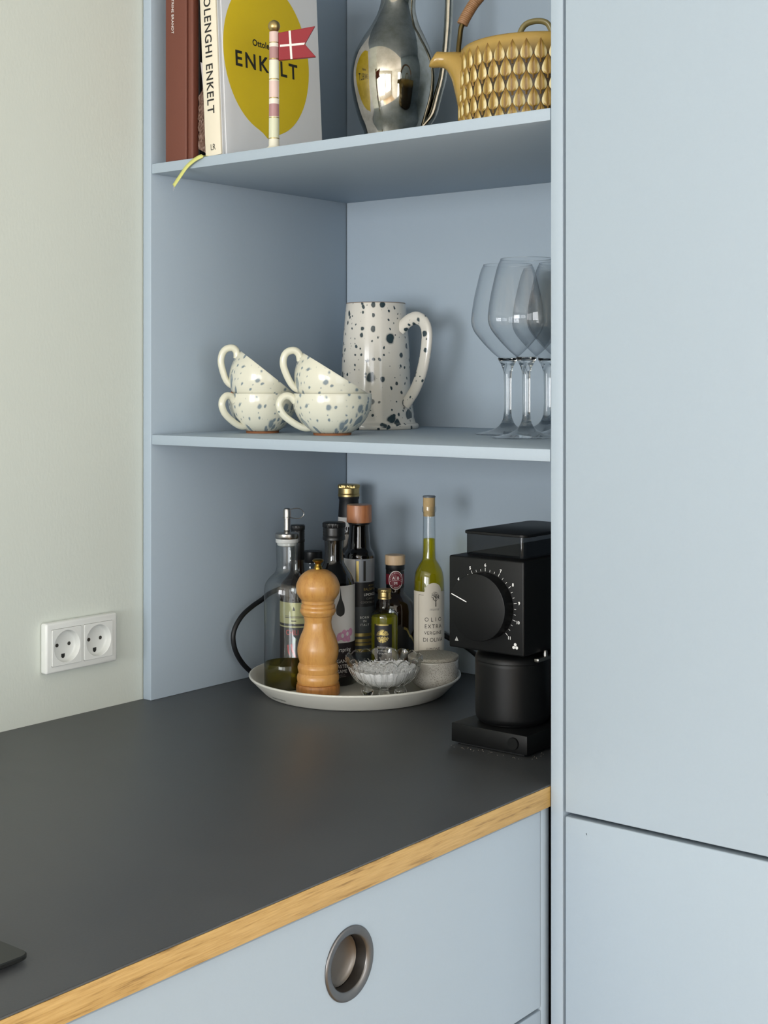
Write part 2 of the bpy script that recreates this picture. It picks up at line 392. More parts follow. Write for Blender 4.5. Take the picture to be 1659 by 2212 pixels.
# ------------------------------------------------------------------ room shell
def wall_holes(axis, p0, p1, a0, a1, h, holes):    # wall slab with rectangular openings side by side
    g = G()
    def bx(u0, u1, w0, w1):
        if axis == 'x': g.box((p0, u0, w0), (p1, u1, w1))
        else: g.box((u0, p0, w0), (u1, p1, w1))
    u = a0
    for b0, b1, z0, z1 in holes:
        bx(u, b0, 0, h); bx(b0, b1, 0, z0); bx(b0, b1, z1, h); u = b1
    bx(u, a1, 0, h); return g
H = 2.55
struct('floor', G().box((-5.7, -4.3, -.08), (.72, .1, 0)), M['floor'])
struct('ceiling', G().box((-5.7, -4.3, H), (.72, .1, H+.1)), M['ceiling'])
struct('wall_back', G().box((-5.7, 0, 0), (.72, .1, H)), M['wall'])
struct('wall_right', G().box((.62, -4.3, 0), (.72, 0, H)), M['white_wall'])
struct('wall_left', wall_holes('x', -5.7, -5.6, -4.3, 0, H, [(-3.90, -2.10, .40, 2.10), (-1.90, -.10, .40, 2.10)]), M['white_wall'])
struct('wall_front', wall_holes('y', -4.3, -4.2, -5.6, .62, H, [(-2.95, -1.15, .06, 2.24), (-1.05, .45, .36, 2.14)]), M['white_wall'])
def frame(name, axis, p, a0, a1, z0, z1, mull):
    g = G(); w = .055
    def bx(u0, u1, w0, w1):
        if axis == 'x': g.box((p-.03, u0, w0), (p+.03, u1, w1), .004)
        else: g.box((u0, p-.03, w0), (u1, p+.03, w1), .004)
    bx(a0, a0+w, z0, z1); bx(a1-w, a1, z0, z1); bx(a0, a1, z0, z0+w); bx(a0, a1, z1-w, z1)
    for m in mull: bx(m-.02, m+.02, z0, z1)
    o = struct(name, g, M['white_plastic'])
    pg = G()
    if axis == 'x': pg.box((p-.003, a0, z0), (p+.003, a1, z1))
    else: pg.box((a0, p-.003, z0), (a1, p+.003, z1))
    link('window_pane', pg, M['glass'], o)
frame('window_1', 'x', -5.65, -1.90, -.10, .40, 2.10, (-1.0,))
frame('added_window_side', 'x', -5.65, -3.90, -2.10, .40, 2.10, (-3.0,))  # unseen opening added around the side fill lamp
frame('window_3', 'y', -4.25, -2.95, -1.15, .06, 2.24, (-2.05,))
frame('added_window_back', 'y', -4.25, -1.05, .45, .36, 2.14, (-.30,))  # unseen opening added to house the rear fill lamp

# ------------------------------------------------------------------ open shelf unit, tall cabinet, worktop, drawers
W_ = .4145; YR = -.6573
def zb(z): return z+Z0
t = thing('shelf_unit', 'blue-grey open shelf unit standing on the worktop in the corner', 'shelf unit')
t.location = (0, 0, 0)
link('side_panel', G().box((0, -.018, zb(0)), (.43, -.002, 2.45), .0008, 2), M['paint'], t)
link('side_panel', G().box((0, -.6724, .0), (.60, YR, 2.45), .0008, 2), M['paint'], t)
link('back_panel', G().box((W_, YR+.0002, zb(.0005)), (W_+.016, -.0193, 2.45)), M['paint'], t)
link('shelf', G().box((.0006, -.6561, zb(.721)), (W_-.0003, -.0186, zb(.7345)), .0008, 2), M['paint'], t)
s2 = G().box((.0006, -.6561, zb(.3504)), (W_-.0003, -.0186, zb(.3639)), .0008, 2)
s2.v = [(x, y, z+.0095*x) for x, y, z in s2.v]
link('shelf', s2, M['paint'], t)
link('shelf', G().box((.0006, -.6561, zb(1.12)), (W_-.0003, -.0186, zb(1.1335)), .0008, 2), M['paint'], t)
link('top_panel', G().box((0, YR, 2.434), (.43, -.018, 2.45)), M['paint'], t)

t = thing('tall_cabinet', 'tall blue-grey cabinet with smooth handleless doors beside the shelf unit', 'cabinet'); t.location = (0, 0, 0)
link('carcass', G().box((.0290, -1.275, .02), (.60, -.6727, 2.45)), M['dark'], t)  # coloured dark to put shade into the narrow door gap
def door(z0, z1):
    g = G().box((0, -1.275, z0), (.0195, -.6753, z1), .0016, 3); return g
link('door', door(zb(-.0258), 2.45), M['paint'], t)
link('door', door(.10, zb(-.0304)), M['paint'], t)

link('paint_chip', G().add([(-.0001, -.7010, zb(-.0435)), (-.0001, -.7016, zb(-.0452)), (-.0001, -.7026, zb(-.0455)), (-.0001, -.7020, zb(-.0430))], [(0, 1, 2, 3)]), M['dark'], t, 0)
t = thing('worktop', 'charcoal linoleum kitchen worktop with solid oak front edge', 'worktop'); t.location = (0, 0, 0)
link('linoleum_top', G().box((-2.6, -.6547, zb(-.022)), (W_-.0002, -.0003, zb(0)), .0006, 2), M['lino'], t)
link('oak_edging', G().box((-2.6, -.6563, zb(-.0238)), (.02, -.6549, zb(-.0017)), .0005, 2), M['oak'], t)
link('laminate_edge', G().box((-2.6, -.6558, zb(-.0016)), (.02, -.6549, zb(-.00005)), .0003, 1), M['lino'], t)

t = thing('drawer_cabinet', 'blue-grey drawer base cabinet under the worktop', 'cabinet'); t.location = (0, 0, 0)
link('end_panel', G().box((-.0078, -.650, .02), (.0082, -.05, zb(-.0262)), .0012, 2), M['paint'], t)
link('carcass', G().box((-1.25, -.628, .02), (-.009, -.05, zb(-.026))), M['dark'], t)
PX, PZ = -.3311, -.0874
def drawer_front(x0, x1, z0, z1, hole=None):
    g = G()
    if not hole: return g.box((x0, -.650, zb(z0)), (x1, -.632, zb(z1)), .0012, 3)
    n = 64; rr = .030; out = []; b = .0012
    def edge(i, ins):
        a = 2*math.pi*i/n; dx, dz = math.cos(a), math.sin(a)
        X0, X1, A0, A1 = x0+ins, x1-ins, z0+ins, z1-ins
        kx = ((X1-PX) if dx > 0 else (X0-PX))/dx if abs(dx) > 1e-9 else 1e9
        kz = ((A1-PZ) if dz > 0 else (A0-PZ))/dz if abs(dz) > 1e-9 else 1e9
        k = min(kx, kz); return (PX+k*dx, PZ+k*dz)
    def ring(fn, y): return [(fn(i)[0], y, zb(fn(i)[1])) for i in range(n)]
    circ = lambda i: (PX+rr*math.cos(2*math.pi*i/n), PZ+rr*math.sin(2*math.pi*i/n))
    # snap four samples to the true corners
    cor = [(x1, z1), (x0, z1), (x0, z0), (x1, z0)]
    def make(ins):
        e = [edge(i, ins) for i in range(n)]
        for cx_, cz_ in cor:
            cc = (cx_-ins if cx_ == x1 else cx_+ins, cz_-ins if cz_ == z1 else cz_+ins)
            j = min(range(n), key=lambda i: abs(math.remainder(math.atan2(cc[1]-PZ, cc[0]-PX)-2*math.pi*i/n, 2*math.pi)))
            e[j] = cc
        return e
    e1 = make(b); e0 = make(0)
    rings = [[(circ(i)[0], -.634, zb(circ(i)[1])) for i in range(n)], ring(circ, -.650), [(p[0], -.650, zb(p[1])) for p in e1], [(p[0], -.6488, zb(p[1])) for p in e0], [(p[0], -.632, zb(p[1])) for p in e0]]
    v = [p for r_ in rings for p in r_]; f = []
    for k in range(len(rings)-1):
        for i in range(n): f.append((k*n+i, k*n+(i+1) % n, (k+1)*n+(i+1) % n, (k+1)*n+i))
    return g.add(v, f)
df = link('drawer_front', drawer_front(-.6549, -.0088, -.2400, -.0272, True), M['paint'], t)
MY = Matrix.Translation((PX, -.650, zb(PZ))) @ Matrix.Rotation(R(90), 4, 'X')     # lathe z axis -> world -y
pull = link('recessed_pull', G().lathe(mm([(29, -3), (33.4, 0), (33.6, .8), (33.0, 1.7), (31.5, 2.0), (26.2, 1.0), (25.0, .2), (24.7, -.8), (24.3, -11.5)]), 72, M=MY), M['steel_ring'], df, 50)
link('pull_dish', G().lathe(mm([(23.9, -11.6), (23.6, -12.2), (20, -14.2), (12, -15.6), (0, -16.2)]), 64, M=MY), M['steel_dark'], df, 50)
df.parent = t
link('drawer_front', drawer_front(-.6549, -.0088, -.45, -.2432), M['paint'], t)

# ------------------------------------------------------------------ double socket
t = thing('wall_socket', 'white double power socket on the cream wall above the worktop', 'socket', (-.1137, 0, .0950))
fw, fh = .0585, .0324
fr_ = link('frame', G().box((-fw, -.0125, -fh), (fw, -.0003, fh), .0028, 4), M['white_plastic'], None)
for cx in (-.0263, .0258):
    ct = link('cut', G().box((cx-.0241, -.05, -.0239), (cx+.0241, -.0015, .0239), .0012, 2), M['white_plastic'], None, 0)
    b_ = fr_.modifiers.new('b', 'BOOLEAN'); b_.object = ct; b_.operation = 'DIFFERENCE'; b_.solver = 'EXACT'
    bpy.context.view_layer.update()
    me_ = bpy.data.meshes.new_from_object(fr_.evaluated_get(bpy.context.evaluated_depsgraph_get()))
    fr_.modifiers.clear(); fr_.data = me_; bpy.data.objects.remove(ct)
fr_.data.shade_smooth(); fr_.data.set_sharp_from_angle(angle=R(35)); fr_.parent = t
def socket_insert(cx):
    hw, hh, n, rr = .0238, .0236, 128, .0210
    pts = []
    for i in range(n):
        a = 2*math.pi*i/n; dx, dz = math.cos(a), math.sin(a); k = min(hw/max(abs(dx), 1e-9), hh/max(abs(dz), 1e-9)); q = 1/((abs(dx)**40+abs(dz)**40)**(1/40))
        pts.append((cx+dx*q*hw, dz*q*hh))
    g = G(); rings = [[(u, -.0122, w) for u, w in pts], [(u, -.0136, w) for u, w in pts], [(cx+(u-cx)*.985, -.0140, w*.985) for u, w in pts]]
    for r_, y in ((rr, -.0140), (rr-.0004, -.0136), (rr-.0008, -.0110), (rr-.0013, -.0070), (rr-.0022, -.0058), (rr-.0036, -.0052)):
        rings.append([(cx+r_*math.cos(2*math.pi*i/n), y, r_*math.sin(2*math.pi*i/n)) for i in range(n)])
    v = [p for q in rings for p in q]; f = []
    for k in range(len(rings)-1):
        for i in range(n): f.append((k*n+i, k*n+(i+1) % n, (k+1)*n+(i+1) % n, (k+1)*n+i))
    f.append(tuple((len(rings)-1)*n+i for i in range(n)))
    return g.add(v, f)
for cx in (-.0263, .0258):
    ins = link('socket_insert', socket_insert(cx), M['white_plastic'], t)
    for sx in (-1, 1):
        link('pin_hole', G().lathe(mm([(2.5, 0), (2.5, .35), (0, .36)]), 20, M=Matrix.Translation((cx+sx*.0097, -.0051, .0012)) @ Matrix.Rotation(R(90), 4, 'X')), M['brass_pin'], ins)
    g = G(); pts = [(cx-.0028, .0022), (cx+.0028, .0022)]+[(cx+.0028*math.cos(a), -.0005+.0032*math.sin(a)) for a in [R(-k*18) for k in range(0, 11)]]
    pts = [pts[1], pts[0]]+[(cx-.0028*math.cos(R(k*18)), -.0005-.0032*math.sin(R(k*18))) for k in range(0, 11)]
    g.add([(u, -.0055, w-.0128) for u, w in pts]+[(u, -.0050, w-.0128) for u, w in pts], [tuple(range(len(pts)))]+[(i, (i+1) % len(pts), len(pts)+(i+1) % len(pts), len(pts)+i) for i in range(len(pts))])
    link('earth_hole', g, M['black_hole'], ins)

# ------------------------------------------------------------------ hob
t = thing('induction_hob', 'black glass hob corner on the worktop at bottom left', 'hob', (-.9405, -.34, 0))
def rounded(hx, hy, r, n=8):
    return [(sx*(hx-r)+r*math.cos(a), sy*(hy-r)+r*math.sin(a)) for sx, sy, q in ((1, 1, 0), (-1, 1, 90), (-1, -1, 180), (1, -1, 270)) for a in [R(q+90*k/n) for k in range(n+1)]]
def slab(g, levels):                          # stacked outlines (points, z), capped
    n = len(levels[0][0]); v = [(x, y, z) for P_, z in levels for x, y in P_]
    f = [(k*n+i, k*n+(i+1) % n, (k+1)*n+(i+1) % n, (k+1)*n+i) for k in range(len(levels)-1) for i in range(n)]
    return g.add(v, f+[tuple(range(n))[::-1], tuple((len(levels)-1)*n+i for i in range(n))])
g = slab(G(), [(rounded(.2988, .2563, .008), .0034), (rounded(.30, .2575, .009), .0044), (rounded(.30, .2575, .009), .0068), (rounded(.2990, .2565, .008), .0076)])
link('glass_plate', g, M['hob'], t)
link('base_box', G().box((-.27, -.23, .0002), (.27, .23, .0034)), M['black_plastic'], t)
link('foot', G().lathe(mm([(3, 0), (3, 3.4), (0, 3.4)]), 12, M=Matrix.Translation((.283, -.243, .0001))), M['silicone'], t)

# ------------------------------------------------------------------ tray
TF = .0075
t = thing('tray', 'round white stoneware tray holding the oils and pepper mill', 'tray', (.2239, -.1948, 0), -50.21)
link('dish', G().lathe(mm([(0, 0), (124, 0), (126.5, .6), (128.5, 2.0)]+[(139.5, 13), (149.0, 22.6), (149.7, 23.8), (149.3, 25.2), (147.8, 25.6), (146.2, 24.8), (137, 14.5), (131.5, 8.6), (129.3, 7.6), (127.5, 7.4), (0, 7.4)]), 128), M['ceramic_white'], t, 60)
g = G()
def traymap(u, v):                            # on the sloping outside of the rim
    k = v/.022; r_ = .1290+.0205*k+.0003; a = u/.13+R(-57); return (r_*math.sin(a), -r_*math.cos(a), .0022+.0212*k)
put(g, 'black in blue', .0032, traymap, 0, .0035, align='LEFT', sx=1.15, sp=1.1)
link('rim_print', g, M['print_black'], t, 0, False)

# ------------------------------------------------------------------ pepper mill
t = thing('pepper_mill', 'turned beech pepper mill with round head and brass nut', 'pepper mill', (.1506, -.1895, TF), -48.7)
head = [(0, 171.5), (6, 171.3), (15.9, 168.6), (24.5, 161.5), (29.4, 152), (30.2, 146), (29.3, 139), (26.2, 133.2), (22.9, 129)]
link('head', G().lathe(cr(mm(head), 5)+mm([(22.8, 128.6), (22.8, 125.6), (21.9, 124.6), (21.8, 124.0), (0, 124)]), 64), M['beech'], t)
b1 = cr(mm([(21.6, 123.9), (23.4, 122), (23.6, 119.4), (22.9, 118)]), 4)+cr(mm([(22.9, 118), (24.4, 116.5), (24.6, 113.5), (23.2, 110.8)]), 4)+cr(mm([(23.2, 110.8), (22.4, 109), (20.3, 107)]), 3)
b2 = cr(mm([(20.1, 106.6), (18.8, 101), (18.7, 97), (20.2, 89), (24.5, 78.5), (27.7, 67), (28.4, 60.5), (27.8, 53), (25.4, 44.2), (25.2, 43.4)]), 5)
b3 = cr(mm([(25.2, 43.2), (26.7, 41.6), (28, 38), (28, 35.2), (27.2, 31.2), (26.6, 29.6)]), 4)+cr(mm([(26.6, 29.4), (28.4, 26.4), (29.1, 22), (28.6, 18.5), (27.6, 15.6), (27.3, 15.2), (0, 15.1)]), 4)
link('body', G().lathe(b1+b2+b3, 64), M['beech'], t, 50)
link('foot', G().lathe(mm([(0, 15), (27.4, 15), (28.8, 14.4), (29.8, 12.6), (30.2, 10), (30.2, 1), (29.6, .1), (0, 0)]), 64), M['beech_foot'], t)
link('nut', G().lathe(mm([(0, 185.2), (5.6, 185.0), (7.3, 184.2), (8.0, 182.9), (7.2, 181.2), (5.0, 179.8), (4.2, 178.4), (4.3, 176.5), (5.5, 174.5), (5.9, 172.5), (5.9, 170.8), (0, 170.8)]), 32), M['brass'], t, 50)

# ------------------------------------------------------------------ bottles
def screwcap(g, r, z0, z1, n=60, ribs=True):   # ribbed top, threads, tamper ring
    h = z1-z0
    def fr(rr, z, a):
        return (rr*(1+.022*math.cos(a*n//1*1.0)) if ribs and z > z0+h*.70 and z < z1-.0008 and rr > r*.9 else rr, z)
    pr = [(0, z1), (r*.93, z1), (r*.99, z1-.0008), (r, z1-.0016), (r, z0+h*.74), (r*.955, z0+h*.70), (r*.985, z0+h*.62), (r*.955, z0+h*.54), (r*.985, z0+h*.46), (r*.955, z0+h*.38), (r*.985, z0+h*.30), (r*.95, z0+h*.22), (r*1.0, z0+h*.18), (r*1.0, z0+h*.03), (r*.95, z0)]
    return g.lathe(pr, 120, fr=fr)

# clear oil bottle with pourer
t = thing('oil_bottle', 'clear glass oil bottle with steel pourer, a little oil left', 'bottle', (.1572, -.1257, TF), -47.44)
sh = cr(mm([(15.5, 203), (15.3, 190), (14.9, 178), (14.9, 168), (17.4, 160.5), (24.5, 153.5), (30.2, 145.5), (32.2, 136), (32.3, 128)]), 5)
link('glass', G().lathe(sh+mm([(32.3, 4), (31.3, .8), (29, 0), (0, .8)]), 64), M['glass'], t)
link('oil', G().lathe(mm([(0, 34), (31.2, 34), (31.5, 33), (31.5, 5), (30, 2), (0, 2.2)]), 64), M['oil_dark'], t)
link('stopper', G().lathe(mm([(0, 208.2), (15.9, 208.2), (16.0, 203.4), (15.6, 202.8), (14.0, 202.4), (13.6, 199), (9, 197), (0, 197)]), 40), M['silicone'], t)
link('collar', G().lathe(mm([(0, 216.4), (15.6, 216.2), (16.7, 215.2), (16.9, 211.8), (16.4, 209), (15.9, 208.3), (0, 208.3)]), 48), M['steel'], t)
sp_ = link('spout', G().lathe(mm([(0, 251), (3.6, 250.8), (4.9, 249.6), (5.4, 247), (5.5, 238.6), (6.3, 238.2), (6.3, 237.2), (4.7, 236.8), (4.6, 221), (4.8, 220), (4.4, 219.4), (4.4, 216), (0, 216)]), 32), M['steel'], t)
loop = [(4.5, 0, 249.2), (12, 0, 250.4), (18.5, 0, 249.8), (22.5, 0, 246), (23.8, 0, 242.5), (22, 0, 239), (17, 0, 236.4), (10, 0, 236.6), (5, 0, 237.4)]
link('flap_wire', G().tube(cr([(a/1000, b/1000, c/1000) for a, b, c in loop], 5), .0006, 8), M['steel'], sp_)

# slim dark bottle behind it, chili oil
t = thing('oil_bottle', 'dark chili oil bottle with tall black cap behind the clear bottle', 'bottle', (.2185, -.0904, TF), -47.87)
link('glass', G().lathe(cr(mm([(9.6, 172), (9.9, 160), (12, 150), (19, 141), (24.5, 134), (25.6, 126)]), 5)+mm([(25.6, 3), (24, .3), (0, 0)]), 56), M['amber'], t)
cp = G(); screwcap(cp, .0104, .195, .2202, 50); cp.lathe(mm([(9.8, 196), (9.9, 170), (9.6, 169.6)]), 40)
link('cap', cp, M['black_plastic'], t, 40)
m_ = cyl(.0259)
lb = link('label', rect(G(), m_, -.062, .062, .008, .112, 48), M['label_black'], t, 60, False)
m_ = cyl(.0260); g = rect(G(), m_, -.055, .055, .080, .1105, 40); rect(g, m_, -.05, .05, .0745, .0765, 40)
link('gold_band', g, M['label_gold'], lb, 60, False)
m_ = cyl(.0262); g = G(); put(g, 'CHILI', .0075, m_, -.0085, .0640, sx=.8)
fill(g, m_, [(a-.007, b) for a, b in [(-.004, .050), (-.001, .052), (.0005, .044), (.0035, .036), (.0055, .031), (.0015, .033), (-.0025, .042)]]); fill(g, m_, [(a-.007, b) for a, b in [(-.009, .049), (-.0065, .050), (-.0055, .040), (-.003, .032), (-.0078, .038)]])
link('chili_print', g, M['red_print'], lb, 0, False)
g = G().poly([(-.008, .0525), (-.003, .060), (-.001, .058), (-.0055, .051)], m_); link('stalk_print', g, M['green_print'], lb, 0, False)
g = G(); rect(g, m_, -.020, .020, .0885, .0893, 16); rect(g, m_, -.020, .020, .0907, .0913, 16)
g.poly([(-.008, .099), (-.0035, .099), (-.0058, .105)], m_); rect(g, m_, -.010, -.002, .0835, .0848, 4)
link('band_print', g, M['print_black'], lb, 0, False)

# low jar with plain black cap
t = thing('spice_jar', 'small glass jar with plain black lid behind the pepper mill', 'jar', (.3032, -.0442, 0), -48.47)
link('lid', G().lathe(mm([(0, 178), (14, 178), (14.9, 177.2), (15.2, 162), (14.8, 161.4), (0, 161.4)]), 48), M['black_plastic'], t)
link('glass', G().lathe(mm([(13.4, 161), (13.6, 157), (13.2, 155), (15, 150), (17.5, 143), (17.8, 135), (17.8, 2), (16, 0), (0, 0)]), 48), M['glass'], t)
link('contents', G().lathe(mm([(0, 128), (17, 128), (17, 3), (0, 2)]), 40), plain('brown_spice', '#6b5434', .8, var=.3, scale=300), t)

# tall dark bottle with gold cap, in the corner
t = thing('vinegar_bottle', 'tallest dark bottle with gold screw cap in the corner', 'bottle', (.3608, -.0682, 0), -49.95)
link('glass', G().lathe(cr(mm([(14.6, 262), (14.8, 255), (15.6, 240), (16.4, 226), (17.4, 205), (22, 185), (27.5, 168), (28.6, 155)]), 5)+mm([(28.6, 3), (27, .2), (0, 0)]), 56), M['dark_glass'], t)
cp = G(); screwcap(cp, .0168, .2585, .2775, 60); link('cap', cp, M['gold'], t, 40)
link('neck_sleeve', G().lathe(mm([(16.0, 258.6), (16.1, 256), (15.0, 253.5), (15.7, 240), (16.5, 227.5)]), 48), M['black_rubber'], t)
link('neck_label', G().lathe(mm([(16.55, 227.4), (17.2, 213)]), 48), M['label_white'], t)

# sesame oil, orchid label
t = thing('oil_bottle', 'black-capped dark bottle with white orchid label and black drop', 'bottle', (.2175, -.1611, TF), -49.35)
link('glass', G().lathe(cr(mm([(13.9, 204), (13.4, 195), (13.2, 180), (14.6, 171), (19.5, 163), (25.5, 153), (29.0, 144.5), (29.7, 138)]), 5)+mm([(29.7, 3), (28, .3), (0, 0)]), 64), M['dark_glass'], t)
cp = G(); screwcap(cp, .0162, .2035, .2288, 44); link('cap', cp, M['black_plastic'], t, 40)
m_ = cyl(.0299); lw = link('label', rect(G(), m_, -.080, .085, .0612, .1415, 64), M['label_white'], t, 60, False)
lp = link('lower_label', rect(G(), m_, -.080, .085, .0130, .0612, 64), M['label_plum'], t, 60, False)
m_ = cyl(.0301); U = .0094
dr = [(0, .1405), (.0010, .128), (.0028, .121), (.0055, .114), (.0064, .107), (.0052, .1015), (0, .0985)]
drp = cr(dr, 5); pts = [(U+a, b) for a, b in drp]+[(U-a, b) for a, b in drp[-2:0:-1]]
link('drop_print', fill(G(), m_, pts, 24), M['print_black'], lw, 0, False)
g = G()
for (du, dv, ru, rv) in ((.006, .071, .006, .0055), (.011, .074, .0042, .006), (.017, .072, .005, .007), (.0225, .0755, .0045, .0055), (.012, .0665, .0045, .0035), (.0185, .0655, .004, .0035), (.0, .067, .005, .003)): disc(g, m_, .004+du, dv, ru, rv, 20)
link('orchid_print', g, M['pink'], lw, 0, False)
g = G(); 
for (du, dv) in ((.0085, .0715), (.0165, .0735)): disc(g, cyl(.03015), .004+du, dv, .0022, .0030, 14)
link('petal_print', g, M['label_white'], lw, 0, False)
g = G(); put(g, 'erspring', .0062, m_, .0265, .0490, align='RIGHT', shear=.12, sx=.82)
for s_, v_ in (('ORGANIC', .0335), ('ROASTED', .0262), ('SESAME', .0190)): put(g, s_, .0050, m_, U-.0002, v_, sx=.95)
link('name_print', g, M['print_white'], lp, 0, False)
g = G(); put(g, 'unrefined', .0022, m_, U+.001, .0155); put(g, 'cold pressed', .0022, m_, U+.001, .0128+.0004)
link('small_print', g, M['print_grey'], lp, 0, False)

# balsamic bottle with wooden cap
t = thing('vinegar_bottle', 'balsamic bottle with cylindrical cherry wood cap and slate label', 'bottle', (.2861, -.1509, TF), -50.38)
link('cap', G().lathe(mm([(0, 248.4), (17.4, 248.4), (18.4, 247.6), (18.5, 223.2), (17.9, 222.4), (0, 222.4)]), 56), M['cherry'], t)
link('glass', G().lathe(cr(mm([(15.9, 222), (15.6, 219.5), (14.6, 218), (15, 208), (16.3, 191), (17.2, 184.5), (20.6, 179.6), (22.3, 175), (22.4, 171)]), 5)+mm([(22.4, 3), (21, .3), (0, 0)]), 56), M['dark_glass'], t)
link('stopper_ring', G().lathe(mm([(16.2, 222.5), (16.3, 220.6), (15.2, 219.4)]), 40), M['black_plastic'], t)
r_ = .0226; m_ = cyl(r_); m2_ = cyl(r_+.0002)
l1 = link('upper_label', rect(G(), m_, -.070, .070, .1370, .1708, 64), M['label_grey'], t, 60, False)
l2 = link('middle_label', rect(G(), m_, -.070, .070, .1014, .1370, 64), M['label_black'], t, 60, False)
l3 = link('lower_label', rect(G(), m_, -.070, .070, .006, .1014, 64), M['label_slate'], t, 60, False)
link('gold_bar', rect(G(), m2_, -.0046, -.0006, .1385, .1682, 4), M['gold_print'], l1, 0, False)
link('dark_bar', rect(G(), m2_, .0062, .0098, .1388, .1682, 4), M['print_black'], l1, 0, False)
link('pale_field', rect(G(), m2_, -.035, -.0058, .1372, .1706, 12), M['label_white'], l1, 0, False)
g = G(); put(g, 'LIMONCELLO', .0042, m2_, .0220, .1171, sx=.85); link('flavour_print', g, M['print_white'], l2, 0, False)
g = G(); put(g, 'ACETO', .0026, m2_, .0205, .1310); put(g, 'BALSAMICO', .0042, m2_, .0205, .1250, sx=.9); link('gold_print', g, M['gold_print'], l2, 0, False)
g = G(); put(g, 'CUVEE DI', .0028, m2_, .0190, .1120); put(g, 'COCKTAIL LINE', .0030, m2_, .0170, .1065); link('small_print', g, M['print_grey'], l2, 0, False)
g = G()
for s_, v_ in (('BORN', .0845), ('IN', .0792), ('ITALY', .0738)): put(g, s_, .0034, m2_, .0083, v_, sp=1.25)
link('origin_print', g, M['print_white'], l3, 0, False)
g = G()
for v0, v1 in ((.0585, .0632), (.0502, .0546), (.0452, .0488), (.0358, .0402)): rect(g, m2_, -.0075, .030, v0, v1, 16)
link('gold_stripes', g, M['gold_print'], l3, 0, False)

# ABM balsamic, broad shoulders
t = thing('vinegar_bottle', 'brown balsamic flask with pale wooden stopper and burgundy oval seal', 'bottle', (.3189, -.1921, TF), -51.8)
link('stopper', G().lathe(mm([(0, 174.8), (13.8, 174.8), (14.7, 174), (15.0, 161.4), (14.4, 160.6), (0, 160.6)]), 48), M['maple'], t)
link('glass', G().lathe(cr(mm([(13.6, 160), (13.4, 150), (12.9, 126), (13.8, 120), (20, 113.8), (26.6, 106), (29.0, 95), (29.1, 86)]), 6)+mm([(29.1, 4), (27, .3), (0, 0)]), 56), M['amber'], t)
link('neck_sleeve', G().lathe(mm([(13.9, 160.4), (14.0, 154), (13.2, 152.6), (13.5, 151), (13.2, 128), (13.1, 127)]), 48), M['black_rubber'], t)
m_ = cyl(.0136); sl = link('seal_band', rect(G(), m_, -.024, .024, .1325, .1475, 36), M['burgundy'], t, 60, False)
m2_ = cyl(.0140); U2 = .0012; g = G(); disc(g, m2_, U2, .1390, .0112, .0138, 40); link('seal_border', g, M['print_white'], sl, 0, False)
m2_ = cyl(.01412); g = G(); disc(g, m2_, U2, .1390, .0103, .0129, 40); link('seal', g, M['burgundy'], sl, 0, False)
m2_ = cyl(.01425); g = G(); put(g, 'A', .0046, m2_, U2-.0034, .1400); put(g, 'B', .0046, m2_, U2+.0034, .1400); put(g, 'M', .0046, m2_, U2, .1325)
rect(g, m2_, U2-.0064, U2+.0064, .1384, .1387, 6); rect(g, m2_, U2-.00015, U2+.00015, .1384, .1460, 1)
def arc(g, s_, r0x, r0z, a0, a1, hgt, flip=False):
    for i, ch in enumerate(s_):
        a = a0+(a1-a0)*i/(len(s_)-1)
        if ch != ' ': put(g, ch, hgt, m2_, U2+r0x*math.cos(a), .1390+r0z*math.sin(a), rot=(a-math.pi/2) if not flip else a+math.pi/2)
arc(g, 'ACETO BALSAMICO', .0078, .0102, R(190), R(-10), .0016); arc(g, 'DI MODENA', .0093, .0117, R(225), R(315), .0016, True)
link('seal_print', g, M['print_white'], sl, 0, False)
m_ = cyl(.0293); lab = [(-.034, .010), (.040, .010), (.040, .046), (.036, .050), (.031, .056), (.027, .060), (.0245, .061), (.022, .066), (.019, .071), (.014, .0735), (.0, .075), (-.034, .075)]
def strip(g, mp, pts, v0, n=40):              # label with a shaped top: columns from v0 up to the outline
    u0, u1 = min(p[0] for p in pts), max(p[0] for p in pts); top = sorted([p for p in pts if p[1] > v0+1e-6])
    for i in range(n):
        ua, ub = u0+(u1-u0)*i/n, u0+(u1-u0)*(i+1)/n
        def tp(u):
            for a, b in zip(top, top[1:]):
                if a[0] <= u <= b[0]: return a[1]+(b[1]-a[1])*(u-a[0])/max(b[0]-a[0], 1e-9)
            return top[0][1] if u < top[0][0] else top[-1][1]
        g.add([mp(ua, v0), mp(ub, v0), mp(ub, tp(ub)), mp(ua, tp(ua))], [(0, 1, 2, 3)])
    return g
lb = link('label', strip(G(), m_, lab, .010), M['label_black'], t, 60, False)
m2_ = cyl(.0295); g = G(); out = [p for p in lab if p[1] > .011][::-1]; out = sorted(out)
for a, b in zip(out, out[1:]): 
    if a[0] >= .012: g.add([m2_(*a), m2_(*b), m2_(b[0]-.0012, b[1]-.0034), m2_(a[0]-.0012, a[1]-.0034)], [(0, 1, 2, 3)])
put(g, 'FORAZZI', .0058, m2_, .0095, .0350, sx=.75)
link('gold_print', g, M['gold_print'], lb, 0, False)

